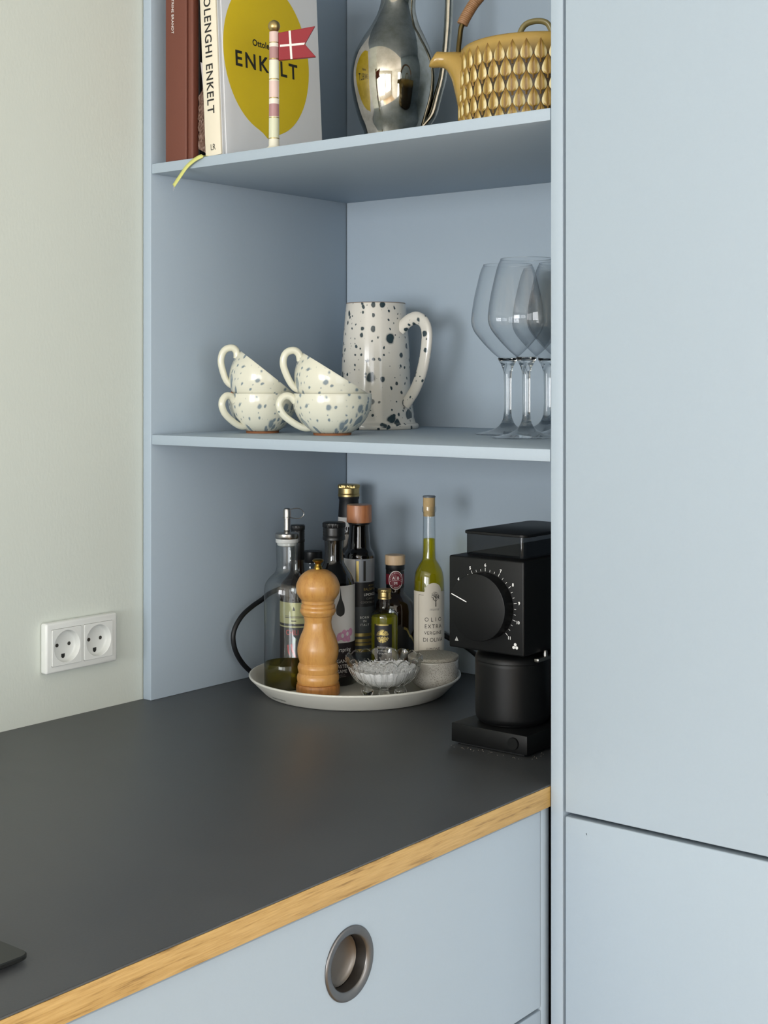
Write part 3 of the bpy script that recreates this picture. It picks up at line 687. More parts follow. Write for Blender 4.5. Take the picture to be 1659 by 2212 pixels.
# small oil bottle, gold cap
t = thing('oil_bottle', 'smallest oil bottle, gold cap and black label with gold emblem', 'bottle', (.2702, -.2111, TF), -51.41)
link('glass', G().lathe(cr(mm([(8.1, 118), (8.0, 112), (8.1, 106), (9.5, 103.2), (14, 101), (18.2, 98.0), (19.5, 94), (19.6, 90)]), 5)+mm([(19.6, 3), (18.6, .4), (0, .6)]), 56), M['glass'], t)
link('oil', G().lathe(mm([(0, 93.5), (17.6, 93.5), (18.9, 91), (19.0, 4), (17.5, 1.4), (0, 1.4)]), 56), M['oil_green'], t)
cp = G(); screwcap(cp, .0098, .1178, .1322, 48); link('cap', cp, M['gold'], t, 40)
r_ = .0197; m_ = cyl(r_); m2_ = cyl(r_+.00015); m3_ = cyl(r_+.0003); U = -.0028
lb = link('label', rect(G(), m_, U-.0132, U+.0138, .010, .0842, 20), M['label_black'], t, 60, False)
g = G(); rect(g, m2_, U-.0105, U+.0085, .0826, .0842, 10)
for i in range(330):                          # gold tree emblem: a disc of fine strokes
    a = random.uniform(0, 2*math.pi); q = .0088*math.sqrt(random.random()); b = random.uniform(0, math.pi)
    u, v = U+q*math.cos(a), .0675+q*math.sin(a)*1.02; d = .0012
    if abs(v-.0675) < .0012: continue
    g.add([m2_(u-d*math.cos(b)-.0002*math.sin(b), v-d*math.sin(b)+.0002*math.cos(b)), m2_(u+d*math.cos(b)-.0002*math.sin(b), v+d*math.sin(b)+.0002*math.cos(b)), m2_(u+d*math.cos(b)+.0002*math.sin(b), v+d*math.sin(b)-.0002*math.cos(b)), m2_(u-d*math.cos(b)+.0002*math.sin(b), v-d*math.sin(b)-.0002*math.cos(b))], [(0, 1, 2, 3)])
link('emblem_print', g, M['gold_print'], lb, 0, False)
g = G(); put(g, 'PRESSION', .0027, m2_, U, .0502); put(g, 'A FROID', .0024, m2_, U, .0458); put(g, "D'OLIVE", .0024, m2_, U, .0418)
link('name_print', g, M['print_white'], lb, 0, False)

# tall slim olive oil with cork
t = thing('oil_bottle', 'slim long-necked lemon olive oil bottle with cork and cream label', 'bottle', (.3141, -.2581, TF), -53.23)
prof = cr(mm([(9.9, 249.6), (10.0, 243), (8.8, 240.5), (8.7, 230), (9.0, 205), (9.3, 180), (10.4, 173.4), (14.6, 166.4), (19.0, 157.5), (21.0, 147), (21.6, 134), (21.6, 125)]), 5)
link('glass', G().lathe(prof+mm([(21.6, 3), (20.4, .4), (0, 1.2)]), 56), M['glass'], t)
link('oil', G().lathe(mm([(0, 203.4), (8.0, 203.4)])+cr(mm([(8.1, 202.6), (8.5, 180), (9.6, 173), (13.9, 166), (18.3, 157.2), (20.3, 147), (20.9, 134)]), 5)+mm([(20.9, 4), (19.5, 2), (0, 2)]), 56), M['oil'], t)
link('cork', G().lathe(mm([(0, 262.6), (8.6, 262.6), (8.7, 251.0), (8.4, 250), (8.2, 236.5), (7.6, 235.6), (0, 235.6)]), 40), M['cork'], t)
link('cork_top', G().lathe(mm([(0, 265.2), (8.6, 265.1), (9.2, 264.4), (9.2, 262.8), (0, 262.7)]), 40), plain('grey_plastic_top', '#6a7178', .4), t)
r_ = .0218; m_ = cyl(r_); U = .0060
lab = [(-.034, .130), (-.0068, .130)]+[(.0063+.0131*math.cos(R(180-k*11.25)), .1300+.0126*math.sin(R(180-k*11.25))) for k in range(0, 17)]+[(.045, .130)]
lb = link('label', strip(G(), m_, lab, .006, 90), M['label_cream'], t, 60, False)
m2_ = cyl(r_+.0002); g = G()
for s_, v_, c_, sp__ in (('OLIO', .0880, .0060, 1.75), ('EXTRA', .0783, .0058, 1.28), ('VERGINE', .0694, .0050, 1.12), ('DI OLIVA', .0592, .0058, 1.05), ('LIMONE', .0470, .0040, 1.15)): put(g, s_, c_, m2_, U+.0005, v_, sp=sp__, sx=.92)
rect(g, m2_, -.0163, -.0159, .008, .1255, 1); rect(g, m2_, -.0163, -.0078, .1252, .1256, 3)
TU = .0098; g.poly([(TU-.0007, .1090), (TU+.0009, .1090), (TU+.0004, .1270), (TU-.0003, .1270)], m2_)
for i in range(16):                           # bare tree
    a = R(random.uniform(15, 165)); v0 = .1150+random.random()*.006; L = random.uniform(.005, .0085); du, dv = L*math.cos(a)*.75, L*math.sin(a); w = .00022
    g.add([m2_(TU-w, v0), m2_(TU+w, v0), m2_(TU+du+w, v0+dv), m2_(TU+du-w, v0+dv)], [(0, 1, 2, 3)])
    disc(g, m2_, TU+du, v0+dv, .0006, .0007, 6)
for i in range(60):
    a = R(random.uniform(-10, 190)); q = .0080*math.sqrt(random.random()); disc(g, m2_, TU-.001+q*math.cos(a)*.8, .1225+q*math.sin(a), .0004, .0005, 5)
link('text_print', g, M['print_black'], lb, 0, False)
g = G(); put(g, 'mama', .0042, m2_, .0078, .1035, shear=.3, sp=1.1); link('script_print', g, M['print_grey'], lb, 0, False)

# ------------------------------------------------------------------ salt bowl
t = thing('salt_bowl', 'scalloped pressed glass bowl on ball feet, filled with salt', 'bowl', (.1875, -.2761, TF), -51.38)
NS = 18
def scal(r, z, a):
    k = max(0, (z-.012)/.045); c_ = abs(math.sin(a*NS/2)); lift = .0052*(c_**.75)-.0026 if z > .05 else 0
    dim = -.0016*max(0, math.cos(a*NS))*math.exp(-((z-.030)/.013)**2)
    flare = .0009*math.cos(a*NS)*k*k
    return (r+dim+flare, z+lift*min(1, (z-.05)/.004) if z > .05 else z)
out = cr(mm([(0, 12.4), (14, 13.2), (26, 16.6), (36, 23), (43.5, 32), (48.5, 43), (51.0, 50), (52.3, 54.6)]), 6)
inn = cr(mm([(50.4, 54.4), (48.8, 49.8), (46.2, 43), (41.4, 33), (34.2, 24.8), (25, 19), (14, 15.8), (0, 15)]), 6)
link('bowl', G().lathe(out+mm([(52.2, 55.2), (51.4, 55.4)])+inn, 216, fr=scal), M['pressed_glass'], t, 60)
prf = out
def on_bowl(z):
    for a, b in zip(prf, prf[1:]):
        if a[1] <= z <= b[1]: return a[0]+(b[0]-a[0])*(z-a[1])/max(1e-9, b[1]-a[1])
    return prf[-1][0]
pet = []
for k in range(15):
    q = k/14; ph = math.pi*(q*2-1)*.86; pet.append((math.sin(ph)*.0056, .0335-math.cos(ph)*.0125))
pet0 = None
for k in range(NS):
    if pet0 is None:
        pv = [((on_bowl(z)+.0002)*math.sin(u/.045), -(on_bowl(z)+.0002)*math.cos(u/.045), z) for u, z in pet]
        pet0 = po = link('petal', G().tube(pv, [.00025+.00055*abs(math.cos(math.pi*i/14))**.5 for i in range(15)], 8), M['stem_glass'], t, 60)
    else:
        po = pet0.copy(); C.objects.link(po); po.parent = t
    po.rotation_euler = (0, 0, 2*math.pi*(k+.5)/NS)
rp_ = []
for k in range(NS*10):
    a = 2*math.pi*k/(NS*10); r0, z0 = scal(.0519, .0553, a); rp_.append((r0*math.sin(a), -r0*math.cos(a), z0))
link('rim', G().tube(rp_+rp_[:2], .0008, 8, cap=False), M['stem_glass'], t, 60)
for a in (0, 90, 180, 270):
    x, y = .0225*math.sin(R(a)), -.0225*math.cos(R(a))
    link('foot', G().ball((x, y, .0086), .0084, 20).lathe(mm([(5, 8), (4.2, 13), (6.5, 17)]), 16, M=Matrix.Translation((x*.98, y*.98, 0))), M['stem_glass'], t, 60)
# the salt: a grainy heap
g = G(); nr, na = 26, 84; v = []; f = []
for i in range(nr+1):
    for k in range(na):
        a = 2*math.pi*k/na; r_ = .0452*i/nr
        z = .0378+.0030*math.cos(a-1.9)*(i/nr)+.0052*(i/nr)**2*(.5+.5*mnoise.noise(Vector((math.cos(a)*2, math.sin(a)*2, 3))))
        z = (.0405 if i == nr else z)+.0016*mnoise.noise(Vector((r_*math.cos(a), r_*math.sin(a), 0))*260)+.0011*(random.random()-.5)
        if i == nr: z = .0402+.0008*math.sin(k*1.7)
        v.append((r_*math.sin(a), -r_*math.cos(a), z))
for i in range(nr):
    for k in range(na): f.append((i*na+k, i*na+(k+1) % na, (i+1)*na+(k+1) % na, (i+1)*na+k))
n0 = len(v)
for j, (r_, z) in enumerate(mm([(42.2, 35.0), (38.0, 29.5), (31, 23.6), (22, 19), (10, 16.6)])):
    for k in range(na): a = 2*math.pi*k/na; v.append((r_*math.sin(a), -r_*math.cos(a), z))
    b0 = nr*na if j == 0 else n0+(j-1)*na
    for k in range(na): f.append((b0+k, b0+(k+1) % na, n0+j*na+(k+1) % na, n0+j*na+k))
f.append(tuple(n0+4*na+k for k in range(na)))
for _ in range(420):                          # loose crystals
    a, q = random.random()*6.283, .043*math.sqrt(random.random()); c0 = Vector((q*math.sin(a), -q*math.cos(a), .0400+.003*(q/.043)**2+random.random()*.0012)); s_ = random.uniform(.0005, .0012); n1 = len(v)
    for dx, dy, dz in ((1, .2, 0), (-.6, .9, .1), (-.5, -.8, -.1), (.1, 0, 1), (0, .1, -1)): v.append(tuple(c0+s_*Vector((dx, dy, dz))))
    for tr in ((0, 1, 3), (1, 2, 3), (2, 0, 3), (1, 0, 4), (2, 1, 4), (0, 2, 4)): f.append(tuple(n1+i for i in tr))
so = link('salt', g.add(v, f), M['salt'], None, 0, False); so.location = (.1875, -.2761, TF+Z0); so.rotation_euler = (0, 0, R(-51.38))
tag(so, 'coarse white salt heaped in the scalloped glass bowl', 'salt', kind='stuff')

# ------------------------------------------------------------------ lidded ceramic bowl
t = thing('lidded_bowl', 'small speckled grey ceramic bowl with flat stoneware lid', 'bowl', (.2737, -.2956, TF), -53.4)
link('bowl', G().lathe(mm([(0, 1.5), (14.5, 1.2), (15.5, 0), (17, .2), (18.5, 1.6)])+cr(mm([(18.5, 1.6), (24.5, 5.4), (30.5, 12), (34.2, 21.5), (35.2, 32), (35.0, 41.6)]), 5)+mm([(34.2, 42.2), (33, 41.6), (32.6, 30), (28, 12), (18, 5), (0, 4)]), 64), M['bowl'], t, 60)
link('lid', G().lathe(mm([(0, 43), (34.8, 42.6), (35.4, 43.2), (35.6, 45.8), (35.2, 47.2), (33.8, 47.8), (0, 48.3)]), 64), M['bowl_lid'], t)
pp = thing('paper_scrap', 'tiny orange and white paper scrap between lidded bowl and grinder', 'paper', (.312, -.355, 0), -52)
pp.location.z += .0425
link('white_end', G().box((-.010, -.001, 0), (-.0005, .001, .0022)), M['label_white'], pp)
link('orange_end', G().box((-.0005, -.001, 0), (.010, .001, .0022)), plain('orange_print', '#b97a3d', .6), pp)

# ------------------------------------------------------------------ coffee grinder
t = thing('coffee_grinder', 'matt black coffee grinder with big round dial', 'grinder', (.0732, -.5222, 0), 0)
LX = .0;  # local frame: x into the alcove, y = world y offset, z up
w2 = .0537
link('base', G().box((0, -.0574, .0032), (.235, .0506, .0256), .0012, 2), M['black_matt'], t)
link('foot_pad', G().box((.006, -.050, .0002), (.225, .044, .0034)), M['black_rubber'], t)
link('column', G().box((.112, -.048, .0255), (.232, .046, .1170), .002, 2), M['black_matt'], t)
hd = link('housing', G().box((0, -.0533, .1167), (.235, .0543, .2275), .0022, 3), M['black_matt'], t)
MX = Matrix.Rotation(R(-90), 4, 'Y')           # lathe z -> world -x
dl = link('dial', G().lathe(mm([(39.6, -1), (39.6, 16.8), (39.2, 17.7), (38.4, 18), (0, 18)]), 120, M=Matrix.Translation((0, .0010, .1714)) @ MX), M['black_matt'], t)
fx = lambda x: (lambda u, v: (x, .0010-u, .1714+v))    # u to the right as seen from the room, v up
g = G(); mp = fx(-.01815); a = R(160); 
for r0, r1 in ((.0156, .0388),):
    cu, su = math.cos(a), math.sin(a); w = .0006
    g.add([mp(r0*cu-w*su, r0*su+w*cu), mp(r1*cu-w*su, r1*su+w*cu), mp(r1*cu+w*su, r1*su-w*cu), mp(r0*cu+w*su, r0*su-w*cu)], [(0, 1, 2, 3)])
link('pointer', g, M['print_white'], dl, 0, False)
g = G(); mp = fx(-.00015)
for i in range(-9, 16):                        # scale: 6 at the top, 27 degrees per whole step
    ang = R(90-9*i); big = i % 3 == 0; r0, r1, w = .0408, .0449 if big else .0434, .00032 if big else .00026
    c_, s_ = math.cos(ang), math.sin(ang)
    link('scale_tick', G().add([mp(r0*c_-w*s_, r0*s_+w*c_), mp(r1*c_-w*s_, r1*s_+w*c_), mp(r1*c_+w*s_, r1*s_-w*c_), mp(r0*c_+w*s_, r0*s_-w*c_)], [(0, 1, 2, 3)]), M['print_white'], hd, 0, False)
for n_ in range(3, 12):
    ang = R(90-27*(n_-6)); rr = .0483; g = G(); put(g, str(n_), .0036, mp, rr*math.cos(ang), rr*math.sin(ang)-.0018, off=.0002)
    link('numeral', g, M['print_white'], hd, 0, False)
g = G()
for row in range(4):
    for k in range(row+1): disc(g, mp, -.0417+(k-row/2)*.00125, -.0419-row*.00125, .0005, .0005, 10)
link('fine_grind_symbol', g, M['print_white'], hd, 0, False)
g = G()
for du, dv in ((0, .0019), (-.0021, -.0016), (.0021, -.0016)): disc(g, mp, .0423+du, -.0431+dv, .0019, .0019, 18)
link('coarse_grind_symbol', g, M['print_white'], hd, 0, False)
link('power_button', G().lathe(mm([(7.2, -1), (7.2, 2.6), (6.8, 3.1), (0, 3.1)]), 40, M=Matrix.Translation((0, -.0392, .0145)) @ MX), M['black_matt'], t)
hr = [(x+.0965, y+.003) for x, y in rounded(.0750, .0436, .008)]
link('hopper', slab(G(), [(hr, .2277), (hr, .2524)]), M['smoky'], t)
hl = lambda k: [(x+.0965, y+.003) for x, y in rounded(.0768-k, .0455-k, .009)]
link('hopper_lid', slab(G(), [(hl(.0006), .2525), (hl(0), .2531), (hl(0), .2556), (hl(.0010), .2563)]), M['black_matt'], t)
cup = cr(mm([(0, 26.2), (36, 26.2), (41, 27.6), (44.2, 31.5), (45.2, 38), (45.4, 60), (45.4, 96)]), 5)
MC = Matrix.Translation((.0560, -.0007, 0))
link('grounds_cup', G().lathe(cup+mm([(45.4, 99.4), (44.9, 100.4), (0, 100.6)]), 72, M=MC), M['black_matt'], t, 50)
link('cup_lid', G().lathe(mm([(45.5, 100.7), (45.6, 102), (44.6, 106), (42, 109), (36, 110.6), (0, 111)]), 72, M=MC), M['black_matt'], t, 50)
link('lever', G().box((.020, -.0605, .1082), (.062, -.0542, .1128), .0012, 2), M['steel'], t)
link('lever_pin', G().lathe(mm([(2.6, 0), (2.6, 6), (1.8, 7.4), (0, 7.4)]), 16, M=Matrix.Translation((.040, -.0575, .1125))), M['steel'], t)
wl = lambda x, y, z: (x-.0732, y+.5222, z)
cord = [(.312, -.45, .012), (.36, -.40, .008), (.392, -.330, .0145), (.398, -.289, .0300), (.4025, -.2597, .0425), (.4035, -.216, .056), (.4035, -.150, .085), (.401, -.085, .112), (.388, -.045, .125), (.345, -.0245, .130), (.29, -.0222, .128), (.235, -.0245, .1215), (.2020, -.034, .1148), (.1800, -.0365, .1085), (.158, -.038, .0985), (.1432, -.038, .0835), (.1385, -.038, .0677), (.1445, -.038, .0465), (.162, -.038, .0245), (.186, -.0385, .0075), (.215, -.036, .0040), (.26, -.0250, .0040), (.30, -.0222, .0040), (.36, -.0230, .0040)]
link('power_cord', G().tube(cr([wl(*p) for p in cord], 6), .0036, 12), M['black_rubber'], t, 60)
cg = G()
for _ in range(46):
    x, y = random.choice([(.066+random.gauss(0, .003), random.uniform(-.58, -.47)), (random.uniform(.07, .2), -.584+random.gauss(0, .003))]); s_ = random.uniform(.0003, .0008)
    cg.add([(x+s_*a, y+s_*b, Z0+.0002+s_*c) for a, b, c in ((1, 0, 0), (-.7, .8, 0), (-.6, -.8, 0), (0, 0, 1))], [(0, 1, 3), (1, 2, 3), (2, 0, 3), (0, 2, 1)])
tag(link('coffee_crumbs', cg, plain('pale_coffee_crumbs', '#8d8478', .8, var=.3, scale=900), None, 0), 'pale crumbs scattered on the worktop around the grinder base', 'crumbs', kind='stuff')

# ------------------------------------------------------------------ shelf with cups, jug and wine glasses
def z2(x): return .3639+.0095*x
def handle(path, az, r0, r1, flat=1.0):        # loop in a radial plane; path in mm (radius, height)
    a = R(az); pts = cr([(q/1000*math.sin(a), -q/1000*math.cos(a), z/1000) for q, z in path], 6)
    n = len(pts); rs = [r0+(r1-r0)*i/(n-1) for i in range(n)]
    return G().tube(pts, rs, 14, ry=flat, up=Vector((math.cos(a), math.sin(a), 0)))
HP = [(50.5, 45), (57, 51.5), (65, 52.5), (71.5, 46.5), (72.5, 38), (67, 27.5), (56, 18.5), (45, 12), (37, 9.5), (31, 9.5)]
def cup_geo(R_, H_):
    k, h = R_/53., H_/56.
    P = [(25.6, 3.2), (31.5, 6.6), (40.5, 15), (47.6, 25.5), (51.8, 36.5), (53.3, 46), (52.9, 55)]
    o = cr([(a*k/1000, b*h/1000) for a, b in P], 5); i_ = [(a-.0034, b+.0008) for a, b in o[::-1]]
    body = G().lathe(o+[((52.4*k)/1000, 56*h/1000), ((51.0*k)/1000, 56*h/1000)]+i_[1:-1]+[(.0, .0065)], 64)
    foot = G().lathe([(0, .0012), (.0225*k, .0012), (.0232*k, 0), (.0252*k, 0), (.0258*k, .0028), (.0, .0034)], 48)
    return body, foot, [(a*k, b*h) for a, b in HP]
def cup(label, loc, rz, R_, H_, az, tilt=0, off=(0, 0, 0)):
    t = thing('cup', label, 'cup', loc, rz, 'spattered cups on the middle shelf')
    b, f_, hp = cup_geo(R_, H_); M_ = Matrix.Rotation(R(tilt), 4, 'Y')
    c_, s_ = math.cos(R(rz)), math.sin(R(rz))
    t.location = (loc[0]+off[0]*c_-off[1]*s_, loc[1]+off[0]*s_+off[1]*c_, loc[2]+off[2]+Z0)
    t.rotation_euler = (Matrix.Rotation(R(rz), 4, 'Z') @ M_).to_euler()
    hg = handle(hp, az, .0052, .0044)
    link('body', b, M['spat_cup'], t, 60); link('foot_ring', f_, M['terracotta'], t); link('handle', hg, M['spat_handle'], t, 60)
    return t
cup('spattered cream cup, upright bottom one of the right stack', (.1288, -.2343, z2(.11)), -49.28, 53, 56, -76)
cup('spattered cream cup, upright bottom one of the left stack', (.1247, -.1091, z2(.11)), -46.44, 47.6, 55.5, -58)
cup('spattered cream cup lying tilted on top of the right stack', (.1288, -.2343, z2(.13)), -49.28, 52, 55, -80, 32, (-.0247, 0, .0362))
cup('spattered cream cup lying tilted on top of the left stack', (.1247, -.1091, z2(.12)), -46.44, 48.3, 55, -86, 38.5, (-.0268, 0, .0412))

t = thing('jug', 'tall cream jug with dark green spatter and strap handle', 'jug', (.3170, -.1575, z2(.30)), -51.06)
jo = cr(mm([(59, 9.6), (57.8, 13.5), (55.8, 28), (53.4, 45), (51.4, 66), (50.6, 93), (49.0, 127), (46.8, 155), (45.2, 175), (44.0, 184.4)]), 5)
link('body', G().lathe(mm([(0, 0), (62, 0), (63.6, 1.2), (63.9, 5.6), (63.0, 7.6), (60.4, 8.6)])+jo+mm([(43.2, 185.4), (41.8, 185)])+[(a-.0034, b) for a, b in jo[::-1] if b > .012]+[(0, .011)], 80), M['spat_jug'], t, 60)
link('rim', G().lathe(mm([(44.1, 184.9), (43.4, 185.9), (42.2, 185.9), (41.5, 185)]), 80), plain('brown_bare_rim', '#8a7260', .6), t, 60)
hj = handle([(45, 146), (54, 154), (64, 160), (76, 162), (88, 155), (93.5, 139), (91, 112), (84, 84), (73, 60), (62, 45), (54.5, 36)], 52, .0098, .0086, .55)
link('handle', hj, M['spat_strap'], t, 60)

wg = thing('wine_glass', 'front wine glass of the group, nearest the shelf edge', 'wine glass', (.2011, -.4963, z2(.18)), -57.19, 'wine glasses on the middle shelf')
bowl = cr(mm([(32.5, 226.8), (36.6, 217.4), (41.7, 197), (45.9, 177), (48.6, 156), (48.0, 146), (44.8, 137.6), (38.6, 129), (29.5, 118.5), (20.5, 109.4), (13, 103.2), (9.4, 101.2), (5, 100.2), (0, 100)]), 5)
link('bowl', G().lathe(bowl, 72), M['wine_glass'], wg, 60)
link('rim', G().tube([(.0326*math.sin(R(a)), -.0326*math.cos(R(a)), .2268) for a in range(0, 361, 6)], .0004, 6), M['stem_glass'], wg, 60)
stem = cr(mm([(0, 98.6), (5, 98.8), (9.4, 99.9), (13, 102.2), (12.2, 99.2), (9.6, 94.5), (7.0, 88.5), (5.5, 82), (5.0, 68), (4.9, 45), (5.2, 28), (7, 19), (12.5, 11), (22, 6.0), (36, 2.4), (43.4, 1.1), (43.6, .5), (42.6, 0)]), 5)
link('stem_and_foot', G().lathe(stem+[(0, 0)], 64), M['stem_glass'], wg, 60)
for (loc, rz, lb) in (((.2693, -.4228, z2(.235)), -56.44, 'leftmost wine glass, standing behind the front glass'), ((.3687, -.4226, z2(.33)), -57.99, 'rearmost wine glass at the back panel, half hidden'), ((.2988, -.4921, z2(.262)), -58.7, 'wine glass mostly hidden by the right panel')):
    clone(wg, loc, rz, lb)

# ------------------------------------------------------------------ top shelf: books
ZS = .7345
t = thing('book', 'brown cloth-bound cookbook standing at the left end of the top shelf', 'book', (.004, -.0421, ZS), 0)
link('spine', G().box((0, -.0412, 0), (.005, 0, .285), .0018, 3), M['brown_cloth'], t)
link('hinge', G().box((.0035, -.0446, .001), (.010, -.0408, .284)), M['brown_cloth'], t)
link('cover_edge', G().box((.0005, -.0527, 0), (.013, -.0444, .285), .0022, 3), M['brown_cloth'], t)
link('cover_board', G().box((.0125, -.0527, 0), (.205, -.0500, .285), .0005, 1), M['black_cover'], t)
link('cover_board', G().box((.0045, -.0028, 0), (.205, -.0001, .285), .0005, 1), M['brown_cloth'], t)
link('page_block', G().box((.012, -.0498, .003), (.200, -.0030, .282)), M['paper_edge'], t)
V, F = text2d('TRINE BRANDT', .0046/CAP, align='RIGHT', sp=1.08)
# reading downwards: text x runs down the spine, letter tops point right (towards -y)
g = G(); g.add([(-.0002, -.0125-y, .1730-x) for x, y in V], F)
link('spine_print', g, M['print_white'], t, 0, False)

t = thing('book', 'white cookbook with cream spine and yellow lemon on its cover', 'book', (.006, -.1178, ZS), 0)
t.rotation_euler = (R(-3), 0, 0)
TH, BH, BD = .0290, .280, .205
link('spine', G().box((0, -TH, 0), (.004, 0, BH), .0012, 2), M['spine_cream'], t)
link('cover_board', G().box((.0105, -TH-.0002, 0), (BD, -TH+.0026, BH), .0005, 1), M['cover_white'], t)
link('hinge', G().box((.003, -TH+.0008, 0), (.011, -TH+.0026, BH)), M['cover_white'], t)
link('hinge', G().box((.0032, -TH-.0001, 0), (.0066, -TH+.0022, BH), .0008, 2), M['cover_white'], t)
link('cover_board', G().box((.003, -.0026, 0), (BD, 0, BH), .0005, 1), M['cover_white'], t)
link('page_block', G().box((.004, -TH+.0027, .003), (BD-.004, -.0027, BH-.003)), M['paper_edge'], t)
# cover artwork (u along the cover from the spine, v up)
cmap = lambda y: (lambda u, v: (u, y, v))
g = G(); pts = []
for k in range(72):
    a = 2*math.pi*k/72; u, v = .0965+.0850*math.cos(a), .1450+.1060*math.sin(a)
    d = abs(math.remainder(a+math.pi/2, 2*math.pi)); v -= .009*math.exp(-(d/.13)**2)
    d = abs(math.remainder(a-math.pi/2, 2*math.pi)); v += .009*math.exp(-(d/.13)**2)
    pts.append((u, v))
g.poly(pts, cmap(-TH-.0004)); cov = link('lemon_print', g, M['yellow'], t, 0, False)
g = G(); mp = cmap(-TH-.0006)
put(g, 'ENKELT', .0215, mp, .0945, .1242, off=.0006, sp=1.28, sx=1.0); put(g, 'Ottolenghi', .0092, mp, .0945, .1570, off=.0003, sx=.95, sp=1.03)
link('title_print', g, M['print_black'], t, 0, False)
V, F = text2d('OTTOLENGHI ENKELT', .0128/CAP, align='RIGHT', sp=1.12, off=.0003)
w_ = max(x for x, y in V)-min(x for x, y in V); k_ = .195/w_
g = G(); x1 = max(x for x, y in V); g.add([(-.0002, -.0078-y, .0560+(x1-x)*k_) for x, y in V], F)
link('spine_title', g, M['print_black'], t, 0, False)
g = G(); put(g, 'LR', .0085, lambda u, v: (-.0002, -.0150-u, v), 0, .0075, sp=.85, sx=.8)
link('publisher_mark', g, M['print_black'], t, 0, False)
# ribbon bookmark, hanging over the shelf edge
rb = [(.030, -.128, ZS+.0006), (.012, -.1235, ZS+.0008), (.0005, -.1190, ZS+.0007), (-.0035, -.1145, ZS-.0012), (-.0040, -.105, ZS-.0048), (-.0042, -.0925, ZS-.0118), (-.0038, -.0790, ZS-.0235), (-.0032, -.0665, ZS-.0345)]
P = [Vector(p) for p in cr(rb, 6)]; g = G(); v = []
for i, p in enumerate(P):
    tt = (P[min(i+1, len(P)-1)]-P[max(i-1, 0)]).normalized(); n_ = Vector((-1, -.25, .25)) if p.x < 0 else Vector((-.1, 0, 1)); sd = tt.cross(n_).normalized()*.0029; v += [tuple(p+sd), tuple(p-sd)]
g.add(v, [(2*i, 2*i+1, 2*i+3, 2*i+2) for i in range(len(P)-1)])
rbo = link('bookmark_ribbon', g, M['ribbon'], None, 60, False); rbo.location.z = Z0
md = rbo.modifiers.new('thick', 'SOLIDIFY'); md.thickness = .0003
tag(rbo, 'yellow-green ribbon bookmark hanging over the top shelf edge', 'ribbon')
e = P[-1]; fg = G()
for d in ((.0035, .0045, -.006), (-.0005, -.003, -.0045)): fg.tube([e, e+Vector(d)*.5+Vector((0, .0004, 0)), e+Vector(d)], .00018, 5)
fo = link('frayed_thread', fg, M['sheet_white'], rbo, 0)

# crumpled brown paper between the books
g = G(); nu, nv = 16, 40; v = []
for j in range(nv+1):
    for i in range(nu+1):
        u, w = i/nu, j/nv; x = .0135+.010*u; y = -.0972-.0155*u+.0022*w*u
        top = .079+.038*u; z = .004+.010*(1-u)+w*(top-.010*(1-u)); q = Vector((u*5, w*12, 1.3))
        d = .0030*mnoise.noise(q)+.0020*mnoise.noise(q*2.7)+.0012*mnoise.noise(q*6); v.append((x+d*.9, y+d*.25, z))
g.add(v, [(j*(nu+1)+i, j*(nu+1)+i+1, (j+1)*(nu+1)+i+1, (j+1)*(nu+1)+i) for j in range(nv) for i in range(nu)])
ko = link('crumpled_paper', g, M['kraft'], None, 0, False); ko.location.z = Z0+ZS
ko.modifiers.new('thick', 'SOLIDIFY').thickness = .0002
tag(ko, 'crumpled brown wrapping paper squeezed between the two books', 'paper')
wo = link('paper_sheet', G().add([(.0125, -.1112, ZS+.060), (.0165, -.1128, ZS+.060), (.0165, -.1085, ZS+.126), (.0105, -.1040, ZS+.129)], [(0, 1, 2, 3)]), M['sheet_white'], None, 0)
wo.location.z = Z0; wo.modifiers.new('thick', 'SOLIDIFY').thickness = .0004
tag(wo, 'thin white paper sheet sticking up beside the cream book spine', 'paper')

# ------------------------------------------------------------------ flagpole figurine
t = thing('flag_figurine', 'small striped wooden flagpole with red and white flag before the cookbook', 'figurine', (.0198, -.2293, ZS), -46.91)
bands = [(0, '#ddd9c6'), (14.5, '#cfd0b4'), (41, '#d9d8c4'), (42, '#a97f80'), (58.5, '#e4dccf'), (66, '#d8bfb6'), (88, '#dcdcc8'), (115, '#a9807f'), (131.5, '#e2dccf'), (137.5, '#d8bdb5')]
tm = NT('striped_flagpole_lacquer'); sp3 = tm.new('ShaderNodeSeparateXYZ'); tc = tm.new('ShaderNodeTexCoord'); tm.l.new(tc.outputs['Object'], sp3.inputs[0])
tm.set(Base_Color=tm.ramp(tm.math('DIVIDE', sp3.outputs[2], .16), [(a/160, srgb(c_)) for a, c_ in bands], 'CONSTANT'), Roughness=.25, Coat_Weight=.3)
link('pole', G().lathe(mm([(0, 0), (10.6, 0), (10.8, 1), (10.0, 2.6), (7.6, 4), (6.9, 5.2), (6.8, 12), (6.2, 151.5), (0, 151.5)]), 40), tm.m, t)
for z, r_ in ((14.5, 6.85), (41.2, 6.7), (66.3, 6.6), (90.5, 6.5), (116.5, 6.4), (137.5, 6.3)):
    link('gold_ring', G().lathe(mm([(r_-.1, z-.7), (r_+.12, z-.5), (r_+.12, z+.5), (r_-.1, z+.7)]), 40), M['gold'], t)
link('finial', G().ball((0, 0, .1590), .0079, 24), M['gold'], t, 60)
g = G(); o_ = [(.0055, .1500), (.0527, .1596), (.0395, .1360), (.0538, .1200), (.0060, .1145)]
def prism(pts, y0, y1):
    n = len(pts); return [(u, y0, w) for u, w in pts]+[(u, y1, w) for u, w in pts], [tuple(range(n)), tuple(range(n, 2*n))[::-1]]+[(i, (i+1) % n, n+(i+1) % n, n+i) for i in range(n)]
g.add(*prism(o_, -.0042, .0018)); fl = link('flag', g, M['flag_red'], t, 0)
